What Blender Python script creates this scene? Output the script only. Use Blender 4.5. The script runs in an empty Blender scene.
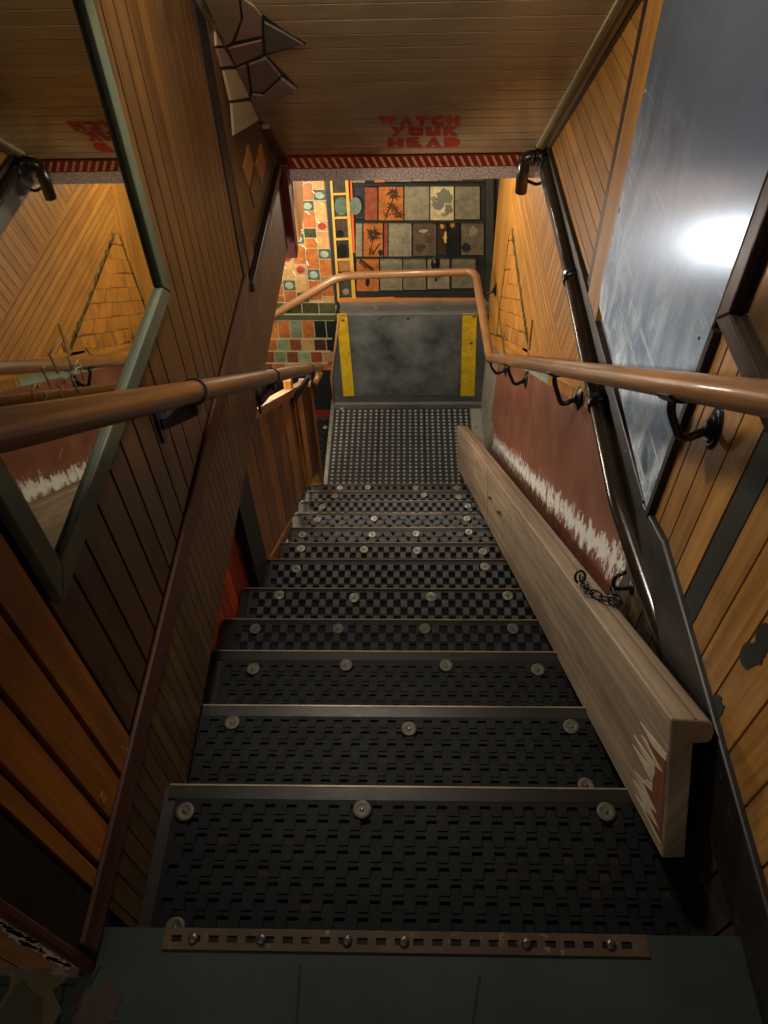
import bpy, bmesh, math, random
from mathutils import Vector, Matrix
random.seed(11)
C = bpy.context.scene.collection
# ------------------------------------------------------------------ camera frame (used to measure points on real planes)
F = 769.0
CAM = Vector((0, 0, 1.5))
AX_R = Vector((0.9995735807, 0.0186217367, -0.0224919458))
AX_D = Vector((-0.0006342315, -0.7562373644, -0.6542970629))
AX_F = Vector((-0.0291933974, 0.6540323231, -0.7559030797))
XR, XL, YF = 0.60, -0.54, 4.80          # right wall, left wall, far tiled wall

def ray(px, py): return AX_R*(px-384) + AX_D*(py-512) + AX_F*F
def ax(px, py, X): d = ray(px, py); return CAM + d*(X/d.x)
def ay(px, py, Y): d = ray(px, py); return CAM + d*(Y/d.y)
def az(px, py, Z): d = ray(px, py); return CAM + d*((Z-CAM.z)/d.z)
SOF_S, SOF_Y, SOF_Z = 0.83, 3.295, 0.02
def asof(px, py):
    d = ray(px, py); return CAM + d*((SOF_Z + SOF_S*SOF_Y - CAM.z)/(d.z + SOF_S*d.y))
def sofz(y): return SOF_Z + SOF_S*(SOF_Y-y)

def col(r, g, b, k=1.0):
    f = lambda c: (c/255/12.92 if c/255 <= .04045 else ((c/255+.055)/1.055)**2.4)*k
    return (f(r), f(g), f(b))

# ------------------------------------------------------------------ mesh builder
class MB:
    def __init__(s): s.v = []; s.f = []
    def face(s, pts, tint=(1, 1, 1), along=None, off=(0, 0), smooth=False):
        i0 = len(s.v); s.v += [Vector(p) for p in pts]
        s.f.append((list(range(i0, i0+len(pts))), tint, along, off, smooth, None))
    def prism(s, pts, vec, tint=(1, 1, 1), along=None):
        n = len(pts); vec = Vector(vec); i0 = len(s.v); off = (random.random()*9, random.random()*9)
        s.v += [Vector(p) for p in pts] + [Vector(p)+vec for p in pts]
        s.f.append(([i0+i for i in range(n)][::-1], tint, along, off, False, None))
        s.f.append(([i0+n+i for i in range(n)], tint, along, off, False, None))
        for i in range(n):
            j = (i+1) % n
            s.f.append(([i0+i, i0+j, i0+n+j, i0+n+i], tint, along, off, False, None))
    def box(s, lo, hi, tint=(1, 1, 1), along=None):
        x0, y0, z0 = lo; x1, y1, z1 = hi
        if along is None:
            d = [x1-x0, y1-y0, z1-z0]; k = d.index(max(d)); along = Vector([1 if i == k else 0 for i in range(3)])
        s.prism([(x0, y0, z0), (x1, y0, z0), (x1, y1, z0), (x0, y1, z0)], (0, 0, z1-z0), tint, along)
    def bar(s, a, b, w, h, up=(0, 0, 1), tint=(1, 1, 1)):     # rectangular bar from a to b
        a = Vector(a); b = Vector(b); d = (b-a).normalized(); sd = d.cross(Vector(up)).normalized(); u = sd.cross(d)
        q = [a+sd*(w/2*i)+u*(h/2*j) for i, j in ((-1, -1), (1, -1), (1, 1), (-1, 1))]
        s.prism(q, b-a, tint, d)
    def tube(s, path, r, n=14, tint=(1, 1, 1), cap=True, rs=None):
        P = [Vector(p) for p in path]; T = []
        for i in range(len(P)):
            T.append((P[min(i+1, len(P)-1)]-P[max(i-1, 0)]).normalized())
        ref = Vector((0, 0, 1)) if abs(T[0].z) < .9 else Vector((1, 0, 0))
        u = T[0].cross(ref).normalized(); rings = []; L = 0; Ls = []
        for i, p in enumerate(P):
            if i: L += (P[i]-P[i-1]).length
            u = (u - T[i]*u.dot(T[i])).normalized(); w = T[i].cross(u); rr = rs[i] if rs else r
            i0 = len(s.v)
            for k in range(n):
                a = 2*math.pi*k/n; s.v.append(p+u*math.cos(a)*rr+w*math.sin(a)*rr)
            rings.append(i0); Ls.append(L)
        for i in range(len(P)-1):
            for k in range(n):
                k2 = (k+1) % n
                uv = [(Ls[i], k*.012), (Ls[i], (k+1)*.012), (Ls[i+1], (k+1)*.012), (Ls[i+1], k*.012)]
                s.f.append(([rings[i]+k, rings[i]+k2, rings[i+1]+k2, rings[i+1]+k], tint, None, (0, 0), True, uv))
        if cap:
            s.f.append(([rings[0]+k for k in range(n)][::-1], tint, None, (0, 0), False, None))
            s.f.append(([rings[-1]+k for k in range(n)], tint, None, (0, 0), False, None))
    def disc(s, c, nrm, r, h, n=20, tint=(1, 1, 1), sy=1.0, updir=(0, 0, 1)):
        nrm = Vector(nrm).normalized(); up = Vector(updir)
        if abs(nrm.dot(up)) > .95: up = Vector((0, 1, 0))
        a = nrm.cross(up).normalized(); b = a.cross(nrm)
        s.prism([Vector(c)+a*math.cos(2*math.pi*k/n)*r+b*math.sin(2*math.pi*k/n)*r*sy for k in range(n)], nrm*h, tint)
    def lathe(s, c, nrm, prof, n=20, sy=1.0, tint=(1, 1, 1), updir=(0, 0, 1)):   # prof = [(r, h)]
        nrm = Vector(nrm).normalized(); up = Vector(updir)
        if abs(nrm.dot(up)) > .95: up = Vector((0, 1, 0))
        a = nrm.cross(up).normalized(); b = a.cross(nrm); rings = []
        for r, h in prof:
            rings.append(len(s.v))
            for k in range(n):
                t = 2*math.pi*k/n; s.v.append(Vector(c)+nrm*h+a*math.cos(t)*r+b*math.sin(t)*r*sy)
        for i in range(len(prof)-1):
            for k in range(n):
                k2 = (k+1) % n
                s.f.append(([rings[i]+k, rings[i]+k2, rings[i+1]+k2, rings[i+1]+k], tint, None, (0, 0), True, None))
        s.f.append(([rings[-1]+k for k in range(n)], tint, None, (0, 0), False, None))
        s.f.append(([rings[0]+k for k in range(n)][::-1], tint, None, (0, 0), False, None))
    def build(s, name, mat, parent=None, bevel=0, recalc=True, label=None):
        me = bpy.data.meshes.new(name); bm = bmesh.new()
        vs = [bm.verts.new(v) for v in s.v]; uvl = bm.loops.layers.uv.new('UVMap'); cl = bm.loops.layers.float_color.new('tint')
        for idx, tint, along, off, smooth, uv in s.f:
            try: f = bm.faces.new([vs[i] for i in idx])
            except ValueError: continue
            f.smooth = smooth; f.normal_update(); nn = f.normal
            if along is None: A = Vector((1, 0, 0)) if abs(nn.x) < .8 else Vector((0, 1, 0))
            else: A = Vector(along).normalized()
            B = nn.cross(A)
            if B.length < .3: B = Vector((.577, .577, .577)).cross(A)
            B.normalize()
            for k, l in enumerate(f.loops):
                l[uvl].uv = uv[k] if uv else (l.vert.co.dot(A)+off[0], l.vert.co.dot(B)+off[1])
                l[cl] = (*tint, 1)
        if recalc: bmesh.ops.recalc_face_normals(bm, faces=bm.faces[:])
        bm.to_mesh(me); bm.free(); me.materials.append(mat)
        o = bpy.data.objects.new(name, me); C.objects.link(o)
        if parent is not None: o.parent = parent; o.matrix_parent_inverse = parent.matrix_world.inverted() if False else Matrix.Translation(-parent.location)
        if bevel:
            b = o.modifiers.new('bevel', 'BEVEL'); b.width = bevel; b.segments = 2; b.limit_method = 'ANGLE'; b.angle_limit = math.radians(40)
        if label: o['label'] = label
        return o

def thing(name, label, cat, loc=(0, 0, 0), group=None):
    o = bpy.data.objects.new(name, None); C.objects.link(o); o.location = loc; o.empty_display_size = .05
    o['label'] = label; o['category'] = cat
    if group: o['group'] = group
    return o
def tag(o, label, cat, group=None):
    o['label'] = label; o['category'] = cat
    if group: o['group'] = group
    return o
def struct(o): o['kind'] = 'structure'; return o

def clip(poly, n, d):             # keep n.p <= d
    out = []
    for i in range(len(poly)):
        a, b = poly[i], poly[(i+1) % len(poly)]; da = a[0]*n[0]+a[1]*n[1]-d; db = b[0]*n[0]+b[1]*n[1]-d
        if da <= 0: out.append(a)
        if (da < 0 < db) or (db < 0 < da):
            t = da/(da-db); out.append((a[0]+(b[0]-a[0])*t, a[1]+(b[1]-a[1])*t))
    return out
class Plane:
    def __init__(s, o, u, v, n): s.o = Vector(o); s.u = Vector(u); s.v = Vector(v); s.n = Vector(n)
    def p(s, a, b, h=0): return s.o+s.u*a+s.v*b+s.n*h
PR = Plane((XR, 0, 0), (0, 1, 0), (0, 0, 1), (-1, 0, 0))
PL = Plane((XL, 0, 0), (0, 1, 0), (0, 0, 1), (1, 0, 0))
def yz(px, py, X): p = ax(px, py, X); return (p.y, p.z)
def slats(mb, pl, poly, ang, pitch, gap, t, tints, base=0.0, jit=.08, edges=None):
    """fill a polygon with boards running at ang (rad, from u) on the plane; real grooves between them"""
    dx, dy = math.cos(ang), math.sin(ang); nx, ny = -dy, dx
    vals = [p[0]*nx+p[1]*ny for p in poly]; lo, hi = min(vals), max(vals)
    if edges is None:
        n = int((hi-lo)/pitch)+2; k0 = math.floor(lo/pitch); edges = [(k0+i)*pitch for i in range(n+1)]
    for a, b in zip(edges, edges[1:]):
        if b <= lo or a >= hi: continue
        q = clip(clip(poly, (nx, ny), b-gap/2), (-nx, -ny), -(a+gap/2))
        if len(q) < 3: continue
        c = random.choice(tints); j = 1+random.uniform(-jit, jit); c = (c[0]*j, c[1]*j, c[2]*j)
        mb.prism([pl.p(x, y, base) for x, y in q], pl.n*t, c, pl.u*dx+pl.v*dy)
def poly_px(pts, X): return [yz(px, py, X) for px, py in pts]

# ------------------------------------------------------------------ materials
def newmat(name):
    m = bpy.data.materials.new(name); m.use_nodes = True; nt = m.node_tree; nt.nodes.clear()
    out = nt.nodes.new('ShaderNodeOutputMaterial'); b = nt.nodes.new('ShaderNodeBsdfPrincipled')
    nt.links.new(b.outputs[0], out.inputs[0]); return m, nt, b
def N(nt, t, **kw):
    n = nt.nodes.new(t)
    for k, v in kw.items(): setattr(n, k, v)
    return n
def noise(nt, vec, scale, detail=4, rough=.6, dist=0):
    n = N(nt, 'ShaderNodeTexNoise'); n.inputs['Scale'].default_value = scale; n.inputs['Detail'].default_value = detail
    n.inputs['Roughness'].default_value = rough; n.inputs['Distortion'].default_value = dist
    nt.links.new(vec, n.inputs['Vector']); return n.outputs['Fac']
def ramp(nt, fac, stops):
    r = N(nt, 'ShaderNodeValToRGB'); e = r.color_ramp.elements
    while len(e) < len(stops): e.new(.5)
    for i, (p, c) in enumerate(stops): e[i].position = p; e[i].color = (*c, 1)
    nt.links.new(fac, r.inputs[0]); return r.outputs[0]
def mixc(nt, fac, a, b, mode='MIX'):
    m = N(nt, 'ShaderNodeMix', data_type='RGBA', blend_type=mode)
    for s, v in ((0, fac), (6, a), (7, b)):
        if isinstance(v, (int, float)): m.inputs[s].default_value = v
        elif isinstance(v, tuple): m.inputs[s].default_value = (*v, 1)
        else: nt.links.new(v, m.inputs[s])
    return m.outputs[2]
def uvmap(nt, s):
    tc = N(nt, 'ShaderNodeTexCoord'); mp = N(nt, 'ShaderNodeMapping'); mp.inputs['Scale'].default_value = s
    nt.links.new(tc.outputs['UV'], mp.inputs[0]); return mp.outputs[0]
def objc(nt): return N(nt, 'ShaderNodeTexCoord').outputs['Object']
def tint(nt): a = N(nt, 'ShaderNodeAttribute'); a.attribute_name = 'tint'; return a.outputs['Color']
def bump(nt, b, h, s, d=.01):
    bp = N(nt, 'ShaderNodeBump'); bp.inputs['Strength'].default_value = s; bp.inputs['Distance'].default_value = d
    nt.links.new(h, bp.inputs['Height']); nt.links.new(bp.outputs[0], b.inputs['Normal'])
def setr(nt, b, r, var=.0, fac=None):
    if fac is None: b.inputs['Roughness'].default_value = r; return
    m = N(nt, 'ShaderNodeMapRange'); m.inputs['To Min'].default_value = r-var; m.inputs['To Max'].default_value = r+var
    nt.links.new(fac, m.inputs[0]); nt.links.new(m.outputs[0], b.inputs['Roughness'])
def wood(name, c1, c2, rough=.45, grain=1.0, dirt=.45, dirtc=(.01, .008, .006), bmp=.25, wear=None, wearc=(.4, .3, .2), coat=0, spec=.5, wscale=9):
    m, nt, b = newmat(name)
    g = noise(nt, uvmap(nt, (2.2*grain, 60*grain, 1)), 1.0, 6, .65, .6)
    g2 = noise(nt, uvmap(nt, (.8*grain, 11*grain, 1)), 1.0, 3, .5, 1.2)
    c = ramp(nt, g, [(.30, c2), (.70, c1)])
    c = mixc(nt, ramp(nt, g2, [(.42, (0, 0, 0)), (.66, (.55, .55, .55))]), c, tuple(x*.62 for x in c2))
    c = mixc(nt, 1.0, c, tint(nt), 'MULTIPLY')
    d = noise(nt, objc(nt), 4.5, 5, .65)
    c = mixc(nt, ramp(nt, d, [(.48, (0, 0, 0)), (.75, (dirt,)*3)]), c, dirtc)
    if wear:
        w = noise(nt, objc(nt), wscale, 6, .75)
        c = mixc(nt, ramp(nt, w, [(wear, (0, 0, 0)), (wear+.02, (1, 1, 1))]), c, wearc)
    nt.links.new(c, b.inputs['Base Color']); setr(nt, b, rough, .12, d); bump(nt, b, g, bmp, .004)
    b.inputs['Coat Weight'].default_value = coat; b.inputs['Specular IOR Level'].default_value = spec; return m
def paint(name, c, rough=.4, metal=0, var=.35, scale=6, bmp=.15, wear=None, wearc=(.3, .3, .3), wscale=14, spec=.5, usetint=False, c2=None):
    m, nt, b = newmat(name)
    n = noise(nt, objc(nt), scale, 6, .65); n2 = noise(nt, objc(nt), wscale, 7, .75)
    cc = ramp(nt, n, [(.3, tuple(x*(1-var) for x in c)), (.7, c2 or tuple(min(1, x*(1+var)) for x in c))])
    if usetint: cc = mixc(nt, 1.0, cc, tint(nt), 'MULTIPLY')
    if wear: cc = mixc(nt, ramp(nt, n2, [(wear, (0, 0, 0)), (wear+.03, (1, 1, 1))]), cc, wearc)
    nt.links.new(cc, b.inputs['Base Color']); setr(nt, b, rough, .15, n2); bump(nt, b, n2, bmp, .004)
    b.inputs['Metallic'].default_value = metal; b.inputs['Specular IOR Level'].default_value = spec; return m

W = (1, 1, 1)
M = {}
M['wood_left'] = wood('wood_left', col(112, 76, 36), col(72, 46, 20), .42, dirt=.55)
M['wood_right'] = wood('wood_right', col(190, 138, 72), col(150, 104, 48), .42, dirt=.35, wear=.70, wearc=col(60, 40, 20))
M['wood_gold'] = wood('wood_gold', col(205, 145, 62), col(168, 108, 40), .42, dirt=.25)
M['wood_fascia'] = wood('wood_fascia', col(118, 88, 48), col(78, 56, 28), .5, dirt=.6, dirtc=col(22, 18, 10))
M['rail'] = wood('rail_wood', col(166, 120, 74), col(124, 84, 48), .33, dirt=.45, coat=.2, dirtc=col(60, 34, 16))
M['rail_left'] = wood('rail_wood_left', col(140, 92, 44), col(104, 64, 28), .35, dirt=.35, coat=.2, dirtc=col(60, 32, 12))
M['plank'] = wood('plank_wood', col(176, 154, 126), col(126, 105, 82), .6, dirt=.35, dirtc=col(96, 74, 54), bmp=.5, grain=.8)
M['bal'] = wood('balustrade_wood', col(184, 136, 74), col(132, 92, 46), .5, dirt=.4, wear=.70, wearc=col(190, 150, 90))
M['tread'] = paint('tread_paint', col(34, 26, 20), .45, wear=.62, wearc=col(58, 42, 28))
M['nosing'] = paint('nosing_worn', col(66, 56, 44), .4, metal=.3, usetint=True, wear=.66, wearc=col(90, 72, 50))
M['rubber'] = paint('rubber', col(11, 11, 11), .6, var=.25, scale=20, bmp=.3, usetint=True, spec=.25)
M['washer'] = paint('washer_steel', col(150, 145, 132), .4, metal=.7, wear=.6, wearc=col(70, 62, 50), wscale=60, scale=40)
M['washer_shaded'] = paint('washer_shaded', col(92, 86, 74), .55, metal=.5, wear=.6, wearc=col(56, 50, 40), wscale=60, scale=40)  # darker copy of the washer steel, dim light of upper steps put into colour
M['screw'] = paint('screw_steel', col(110, 105, 95), .35, metal=.9)
M['iron'] = paint('black_iron', col(24, 22, 26), .35, metal=.3, spec=.7)
M['iron_blue'] = paint('blue_black_iron', col(40, 42, 54), .4, metal=.3)
M['strip'] = paint('rusty_strip', col(92, 74, 58), .45, metal=.35, wear=.6, wearc=col(140, 116, 92), wscale=40, usetint=True)
M['floor'] = paint('floor_paint', col(44, 56, 52), .5, var=.4, scale=3, wear=.66, wearc=col(84, 88, 66), wscale=7)
M['darktrim'] = paint('dark_trim', col(30, 22, 17), .45, var=.4, wear=.62, wearc=col(72, 56, 42), wscale=18, spec=.7)
M['lowboards'] = paint('low_boards', col(62, 50, 36), .5, var=.4, wear=.6, wearc=col(96, 82, 44), wscale=9, usetint=True)
M['pipe'] = paint('dark_pipe', col(42, 31, 22), .22, metal=.25, var=.3, wear=.66, wearc=col(110, 84, 56), spec=.9)
M['redtrim'] = paint('red_trim', col(120, 30, 26), .4, var=.25, wear=.68, wearc=col(190, 170, 140))
M['redbrown'] = wood('redbrown_trim', col(104, 54, 32), col(72, 34, 20), .6, dirt=.4)
M['darkred'] = wood('darkred_post', col(92, 26, 16), col(60, 16, 10), .45, dirt=.3)
M['orange'] = wood('orange_board', col(214, 92, 36), col(168, 64, 22), .5, dirt=.3)
M['black'] = paint('black_paint', col(14, 13, 13), .6, var=.4)
M['greenframe'] = paint('green_frame', col(78, 92, 74), .6, var=.3, scale=4, wear=.68, wearc=col(130, 110, 70), c2=col(96, 96, 66))
M['darkframe'] = wood('dark_frame', col(58, 40, 34), col(36, 24, 22), .35, dirt=.3)
M['greygreen'] = paint('green_plank', col(40, 44, 34), .5, var=.3, wear=.66, wearc=col(110, 74, 40))
M['concrete'] = paint('concrete', col(128, 122, 108), .7, var=.3, scale=8, bmp=.5, wear=.64, wearc=col(90, 86, 76))
M['kick'] = paint('kick_board', col(72, 74, 72), .42, var=.3, scale=4, wear=.66, wearc=col(120, 120, 116), wscale=10)
M['sheet'] = paint('dark_sheet', col(56, 58, 56), .4, var=.2, scale=4.2, wear=.62, wearc=col(88, 90, 88), wscale=7, c2=col(112, 115, 112))
M['kicktop'] = paint('kick_ledge', col(96, 94, 88), .5, var=.25, wear=.64, wearc=col(160, 158, 150), wscale=20)
M['yellow'] = paint('yellow_paint', col(196, 160, 28), .45, var=.25, scale=14, wear=.6, wearc=col(128, 104, 30), wscale=30)
M['tile'] = paint('glazed_tile', (1, 1, 1), .28, var=.5, scale=22, bmp=.06, usetint=True, wear=.66, wearc=col(110, 92, 66), wscale=26)
M['grout'] = paint('grout', col(176, 160, 118), .8, var=.15)
M['darkgrout'] = paint('dark_frame_board', col(34, 38, 34), .5, var=.3, wear=.7, wearc=col(90, 90, 80))
M['tinted'] = paint('painted_detail', (1, 1, 1), .45, var=.2, scale=18, usetint=True)
M['plaster'] = paint('plaster', col(214, 205, 186), .8, var=.08)
M['soot'] = paint('dark_wall', col(60, 42, 26), .7, var=.3)
M['stonewall'] = paint('stone_facing', (1.35, 1.35, 1.35), .65, var=.3, scale=24, bmp=.8, usetint=True, wear=.66, wearc=col(100, 84, 64), wscale=22)
M['stone'] = paint('stone_patch', (1, 1, 1), .65, var=.35, scale=14, bmp=.7, usetint=True)

def m_soffit():
    m, nt, b = newmat('soffit_board')
    g = noise(nt, uvmap(nt, (1.5, 30, 1)), 1, 5); d = noise(nt, objc(nt), 2.2, 4)
    c = ramp(nt, g, [(.3, col(158, 132, 94)), (.7, col(186, 160, 120))]); c = mixc(nt, 1., c, tint(nt), 'MULTIPLY')
    c = mixc(nt, ramp(nt, d, [(.45, (0, 0, 0)), (.75, (.6, .6, .6))]), c, col(78, 58, 34))
    nt.links.new(c, b.inputs['Base Color']); setr(nt, b, .32, .1, d); bump(nt, b, d, .25, .03); return m
M['soffit'] = m_soffit()
def m_speckle():
    m, nt, b = newmat('speckled_strip')
    g = noise(nt, objc(nt), 160, 3, .7); d = noise(nt, objc(nt), 6, 3)
    c = ramp(nt, g, [(.38, col(140, 112, 98)), (.62, col(236, 216, 202))])
    nt.links.new(c, b.inputs['Base Color']); b.inputs['Roughness'].default_value = .7; bump(nt, b, g, .6, .004); return m
M['speckle'] = m_speckle()
def m_mirror():
    m, nt, b = newmat('mirror_glass')
    d = noise(nt, objc(nt), 5, 5, .65)
    c = ramp(nt, d, [(.3, (.35, .345, .29)), (.7, (.44, .43, .36))])
    nt.links.new(c, b.inputs['Base Color']); b.inputs['Metallic'].default_value = 1.0; setr(nt, b, .016, .012, d); return m
M['mirror'] = m_mirror()
def m_mirror_dark():
    m, nt, b = newmat('dark_mirror_glass'); d = noise(nt, objc(nt), 6, 5, .65)
    nt.links.new(ramp(nt, d, [(.3, (.22, .17, .15)), (.7, (.32, .27, .24))]), b.inputs['Base Color']); b.inputs['Metallic'].default_value = 1.0; setr(nt, b, .12, .05, d); return m
M['mirror_dark'] = m_mirror_dark()
def m_acrylic():
    m, nt, b = newmat('scratched_acrylic')
    o = objc(nt)
    mp = N(nt, 'ShaderNodeMapping'); mp.inputs['Rotation'].default_value = (.5, 0, 0); mp.inputs['Scale'].default_value = (1, 3, 60); nt.links.new(o, mp.inputs[0])
    mp2 = N(nt, 'ShaderNodeMapping'); mp2.inputs['Rotation'].default_value = (-.9, 0, 0); mp2.inputs['Scale'].default_value = (1, 4, 80); nt.links.new(o, mp2.inputs[0])
    mp3 = N(nt, 'ShaderNodeMapping'); mp3.inputs['Rotation'].default_value = (1.5, 0, 0); mp3.inputs['Scale'].default_value = (1, 5, 90); nt.links.new(o, mp3.inputs[0])
    s1 = ramp(nt, noise(nt, mp.outputs[0], 1, 4, .6, .3), [(.60, (0, 0, 0)), (.66, (1, 1, 1))])
    s2 = ramp(nt, noise(nt, mp2.outputs[0], 1, 4, .6, .3), [(.62, (0, 0, 0)), (.68, (1, 1, 1))])
    s3 = ramp(nt, noise(nt, mp3.outputs[0], 1, 4, .6, .3), [(.62, (0, 0, 0)), (.68, (1, 1, 1))])
    s = mixc(nt, 1.0, mixc(nt, 1.0, s1, s2, 'ADD'), s3, 'ADD')
    mpc = N(nt, 'ShaderNodeMapping'); mpc.inputs['Rotation'].default_value = (.35, 0, 0); mpc.inputs['Scale'].default_value = (1, 6.5, 2.6); nt.links.new(o, mpc.inputs[0]); cloud = noise(nt, mpc.outputs[0], 1.6, 8, .72, .8)
    # scratches and pale haze strengthen towards the bottom of the sheet
    sep = N(nt, 'ShaderNodeSeparateXYZ'); nt.links.new(o, sep.inputs[0])
    mr = N(nt, 'ShaderNodeMapRange'); mr.inputs['From Min'].default_value = .85; mr.inputs['From Max'].default_value = .15
    mr.inputs['To Min'].default_value = .04; mr.inputs['To Max'].default_value = 1.0; nt.links.new(sep.outputs['Z'], mr.inputs[0])
    haze = N(nt, 'ShaderNodeMath', operation='MULTIPLY'); nt.links.new(mr.outputs[0], haze.inputs[0])
    cr = N(nt, 'ShaderNodeMapRange'); cr.inputs['From Min'].default_value = .36; cr.inputs['From Max'].default_value = .64; nt.links.new(cloud, cr.inputs[0])
    nt.links.new(cr.outputs[0], haze.inputs[1])
    c = mixc(nt, haze.outputs[0], (.22, .25, .29), (.80, .88, .96))
    f = N(nt, 'ShaderNodeMath', operation='MULTIPLY'); nt.links.new(s, f.inputs[0]); f.inputs[1].default_value = .85
    f2 = N(nt, 'ShaderNodeMath', operation='MULTIPLY'); nt.links.new(f.outputs[0], f2.inputs[0]); nt.links.new(mr.outputs[0], f2.inputs[1])
    c = mixc(nt, f2.outputs[0], c, (.75, .8, .85))
    b.inputs['Base Color'].default_value = (.17, .225, .31, 1); b.inputs['Metallic'].default_value = 1.0; b.inputs['Roughness'].default_value = .20
    gl = N(nt, 'ShaderNodeBsdfGlossy'); gl.inputs['Color'].default_value = (.10, .155, .24, 1); gl.inputs['Roughness'].default_value = .40
    ad = N(nt, 'ShaderNodeAddShader'); nt.links.new(b.outputs[0], ad.inputs[0]); nt.links.new(gl.outputs[0], ad.inputs[1])
    d = N(nt, 'ShaderNodeBsdfDiffuse'); nt.links.new(c, d.inputs[0])
    mx = N(nt, 'ShaderNodeMixShader'); mx.inputs[0].default_value = .5
    mf = N(nt, 'ShaderNodeMapRange'); mf.inputs['To Min'].default_value = .12; mf.inputs['To Max'].default_value = .92; fm = N(nt, 'ShaderNodeMath', operation='MAXIMUM'); nt.links.new(f2.outputs[0], fm.inputs[0]); nt.links.new(haze.outputs[0], fm.inputs[1]); nt.links.new(fm.outputs[0], mf.inputs[0]); nt.links.new(mf.outputs[0], mx.inputs[0])
    nt.links.new(ad.outputs[0], mx.inputs[1]); nt.links.new(d.outputs[0], mx.inputs[2])
    out = [n for n in nt.nodes if n.type == 'OUTPUT_MATERIAL'][0]; nt.links.new(mx.outputs[0], out.inputs[0]); return m
M['acrylic'] = m_acrylic()
def m_redpanel():
    m, nt, b = newmat('scraped_red_paint')
    o = objc(nt); n = noise(nt, o, 5, 5); sep = N(nt, 'ShaderNodeSeparateXYZ'); nt.links.new(o, sep.inputs[0])
    # distance below / above the scrape line that runs parallel to the stairs
    d = N(nt, 'ShaderNodeMath', operation='MULTIPLY_ADD'); nt.links.new(sep.outputs['Y'], d.inputs[0]); d.inputs[1].default_value = .773; nt.links.new(sep.outputs['Z'], d.inputs[2])
    e = N(nt, 'ShaderNodeMath', operation='SUBTRACT'); nt.links.new(d.outputs[0], e.inputs[0]); e.inputs[1].default_value = .775
    a = N(nt, 'ShaderNodeMath', operation='ABSOLUTE'); nt.links.new(e.outputs[0], a.inputs[0])
    mr = N(nt, 'ShaderNodeMapRange'); mr.inputs['From Min'].default_value = .0; mr.inputs['From Max'].default_value = .16; mr.inputs['To Min'].default_value = .20; mr.inputs['To Max'].default_value = -.10
    nt.links.new(a.outputs[0], mr.inputs[0])
    mp = N(nt, 'ShaderNodeMapping'); mp.inputs['Scale'].default_value = (1, 1.6, .6); nt.links.new(o, mp.inputs[0])
    w = noise(nt, mp.outputs[0], 17, 8, .8)
    t = N(nt, 'ShaderNodeMath', operation='ADD'); nt.links.new(w, t.inputs[0]); nt.links.new(mr.outputs[0], t.inputs[1])
    sm = ramp(nt, t.outputs[0], [(.60, (0, 0, 0)), (.64, (1, 1, 1))])
    c = ramp(nt, n, [(.3, col(118, 70, 52)), (.7, col(148, 92, 70))])
    mq = N(nt, 'ShaderNodeMapping'); mq.inputs['Rotation'].default_value = (.6, 0, 0); mq.inputs['Scale'].default_value = (1, 2.5, 42); nt.links.new(o, mq.inputs[0])
    sq = ramp(nt, noise(nt, mq.outputs[0], 1, 3, .55, .5), [(.695, (0, 0, 0)), (.715, (.8, .8, .8))])
    c = mixc(nt, sq, c, col(196, 160, 138)); spk = ramp(nt, noise(nt, o, 34, 3, .6), [(.73, (0, 0, 0)), (.75, (1, 1, 1))]); c = mixc(nt, spk, c, col(206, 190, 176))
    c = mixc(nt, sm, c, col(232, 228, 220))
    nt.links.new(c, b.inputs['Base Color']); setr(nt, b, .38, .12, n); bump(nt, b, t.outputs[0], .2, .004); return m
M['redpanel'] = m_redpanel()

# ================================================================== SETTING
S = {}
NOSE = [.326, .655, .95, 1.236, 1.482, 1.756, 2.054, 2.306, 2.567, 2.84, 3.11, 3.374, 3.622]
LAND = -2.6
# upper floor
mb = MB(); mb.box((-2.2, -1.6, -.3), (1.2, .326, 0), along=(1, 0, 0))
fl = struct(mb.build('floor', M['floor']))
mb = MB()
for pts in ([(100, 966), (70, 1024)], [(0, 985), (75, 985)], [(64, 985), (55, 1040)], [(480, 975), (470, 1040)], [(300, 965), (296, 1040)]):
    a, b = [az(*p, .0006) for p in pts]; mb.bar(a, b, .004, .001)
mb.build('seam', M['black'], fl)
mb = MB()
for q_, (cx, cy, r, tn) in enumerate(((30, 990, .07, col(120, 112, 74)), (95, 1010, .05, col(70, 52, 40)), (20, 1020, .06, col(92, 84, 60)))):
    c = az(cx, cy, .0007); q = [c+Vector((math.cos(t)*r*random.uniform(.5, 1.1), math.sin(t)*r*random.uniform(.5, 1.1), 0)) for t in [i*math.pi/7 for i in range(14)]]
    mb.prism(q, (0, 0, .0005+.0004*q_), tn)
mb.build('worn_patch', M['stone'], fl)

# right wall: backing + panelling
mb = MB(); mb.box((XR, -1.6, -3.6), (XR+.12, YF+.1, 3.0))
wr = struct(mb.build('wall_right', M['soot']))
T1 = [W, (.88, .88, .86), (1.06, 1.03, .98), (.94, .9, .84)]
# horizontal beadboard between soffit and pilaster
mb = MB()
slats(mb, PR, [(2.2, .1), (3.35, .06), (3.35, .12), (2.2, 1.05)], 0, .062, .005, .008, [(.74, .74, .72), (.68, .68, .66), (.8, .79, .76)])
mb.build('beadboard', M['wood_gold'], wr)
mb = MB(); mb.box((XR-.014, 2.145, .08), (XR, 2.205, 1.6)); mb.build('dark_strip', M['darkframe'], wr)
mb = MB(); mb.box((XR-.02, 2.0, .08), (XR, 2.145, 1.6), (.74, .74, .72)); mb.build('pilaster', M['wood_gold'], wr)
mb = MB(); mb.box((XR-.004, 1.2, .07), (XR, 2.01, .2), (.95, .95, .95)); mb.build('bare_strip', M['concrete'], wr)
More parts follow.
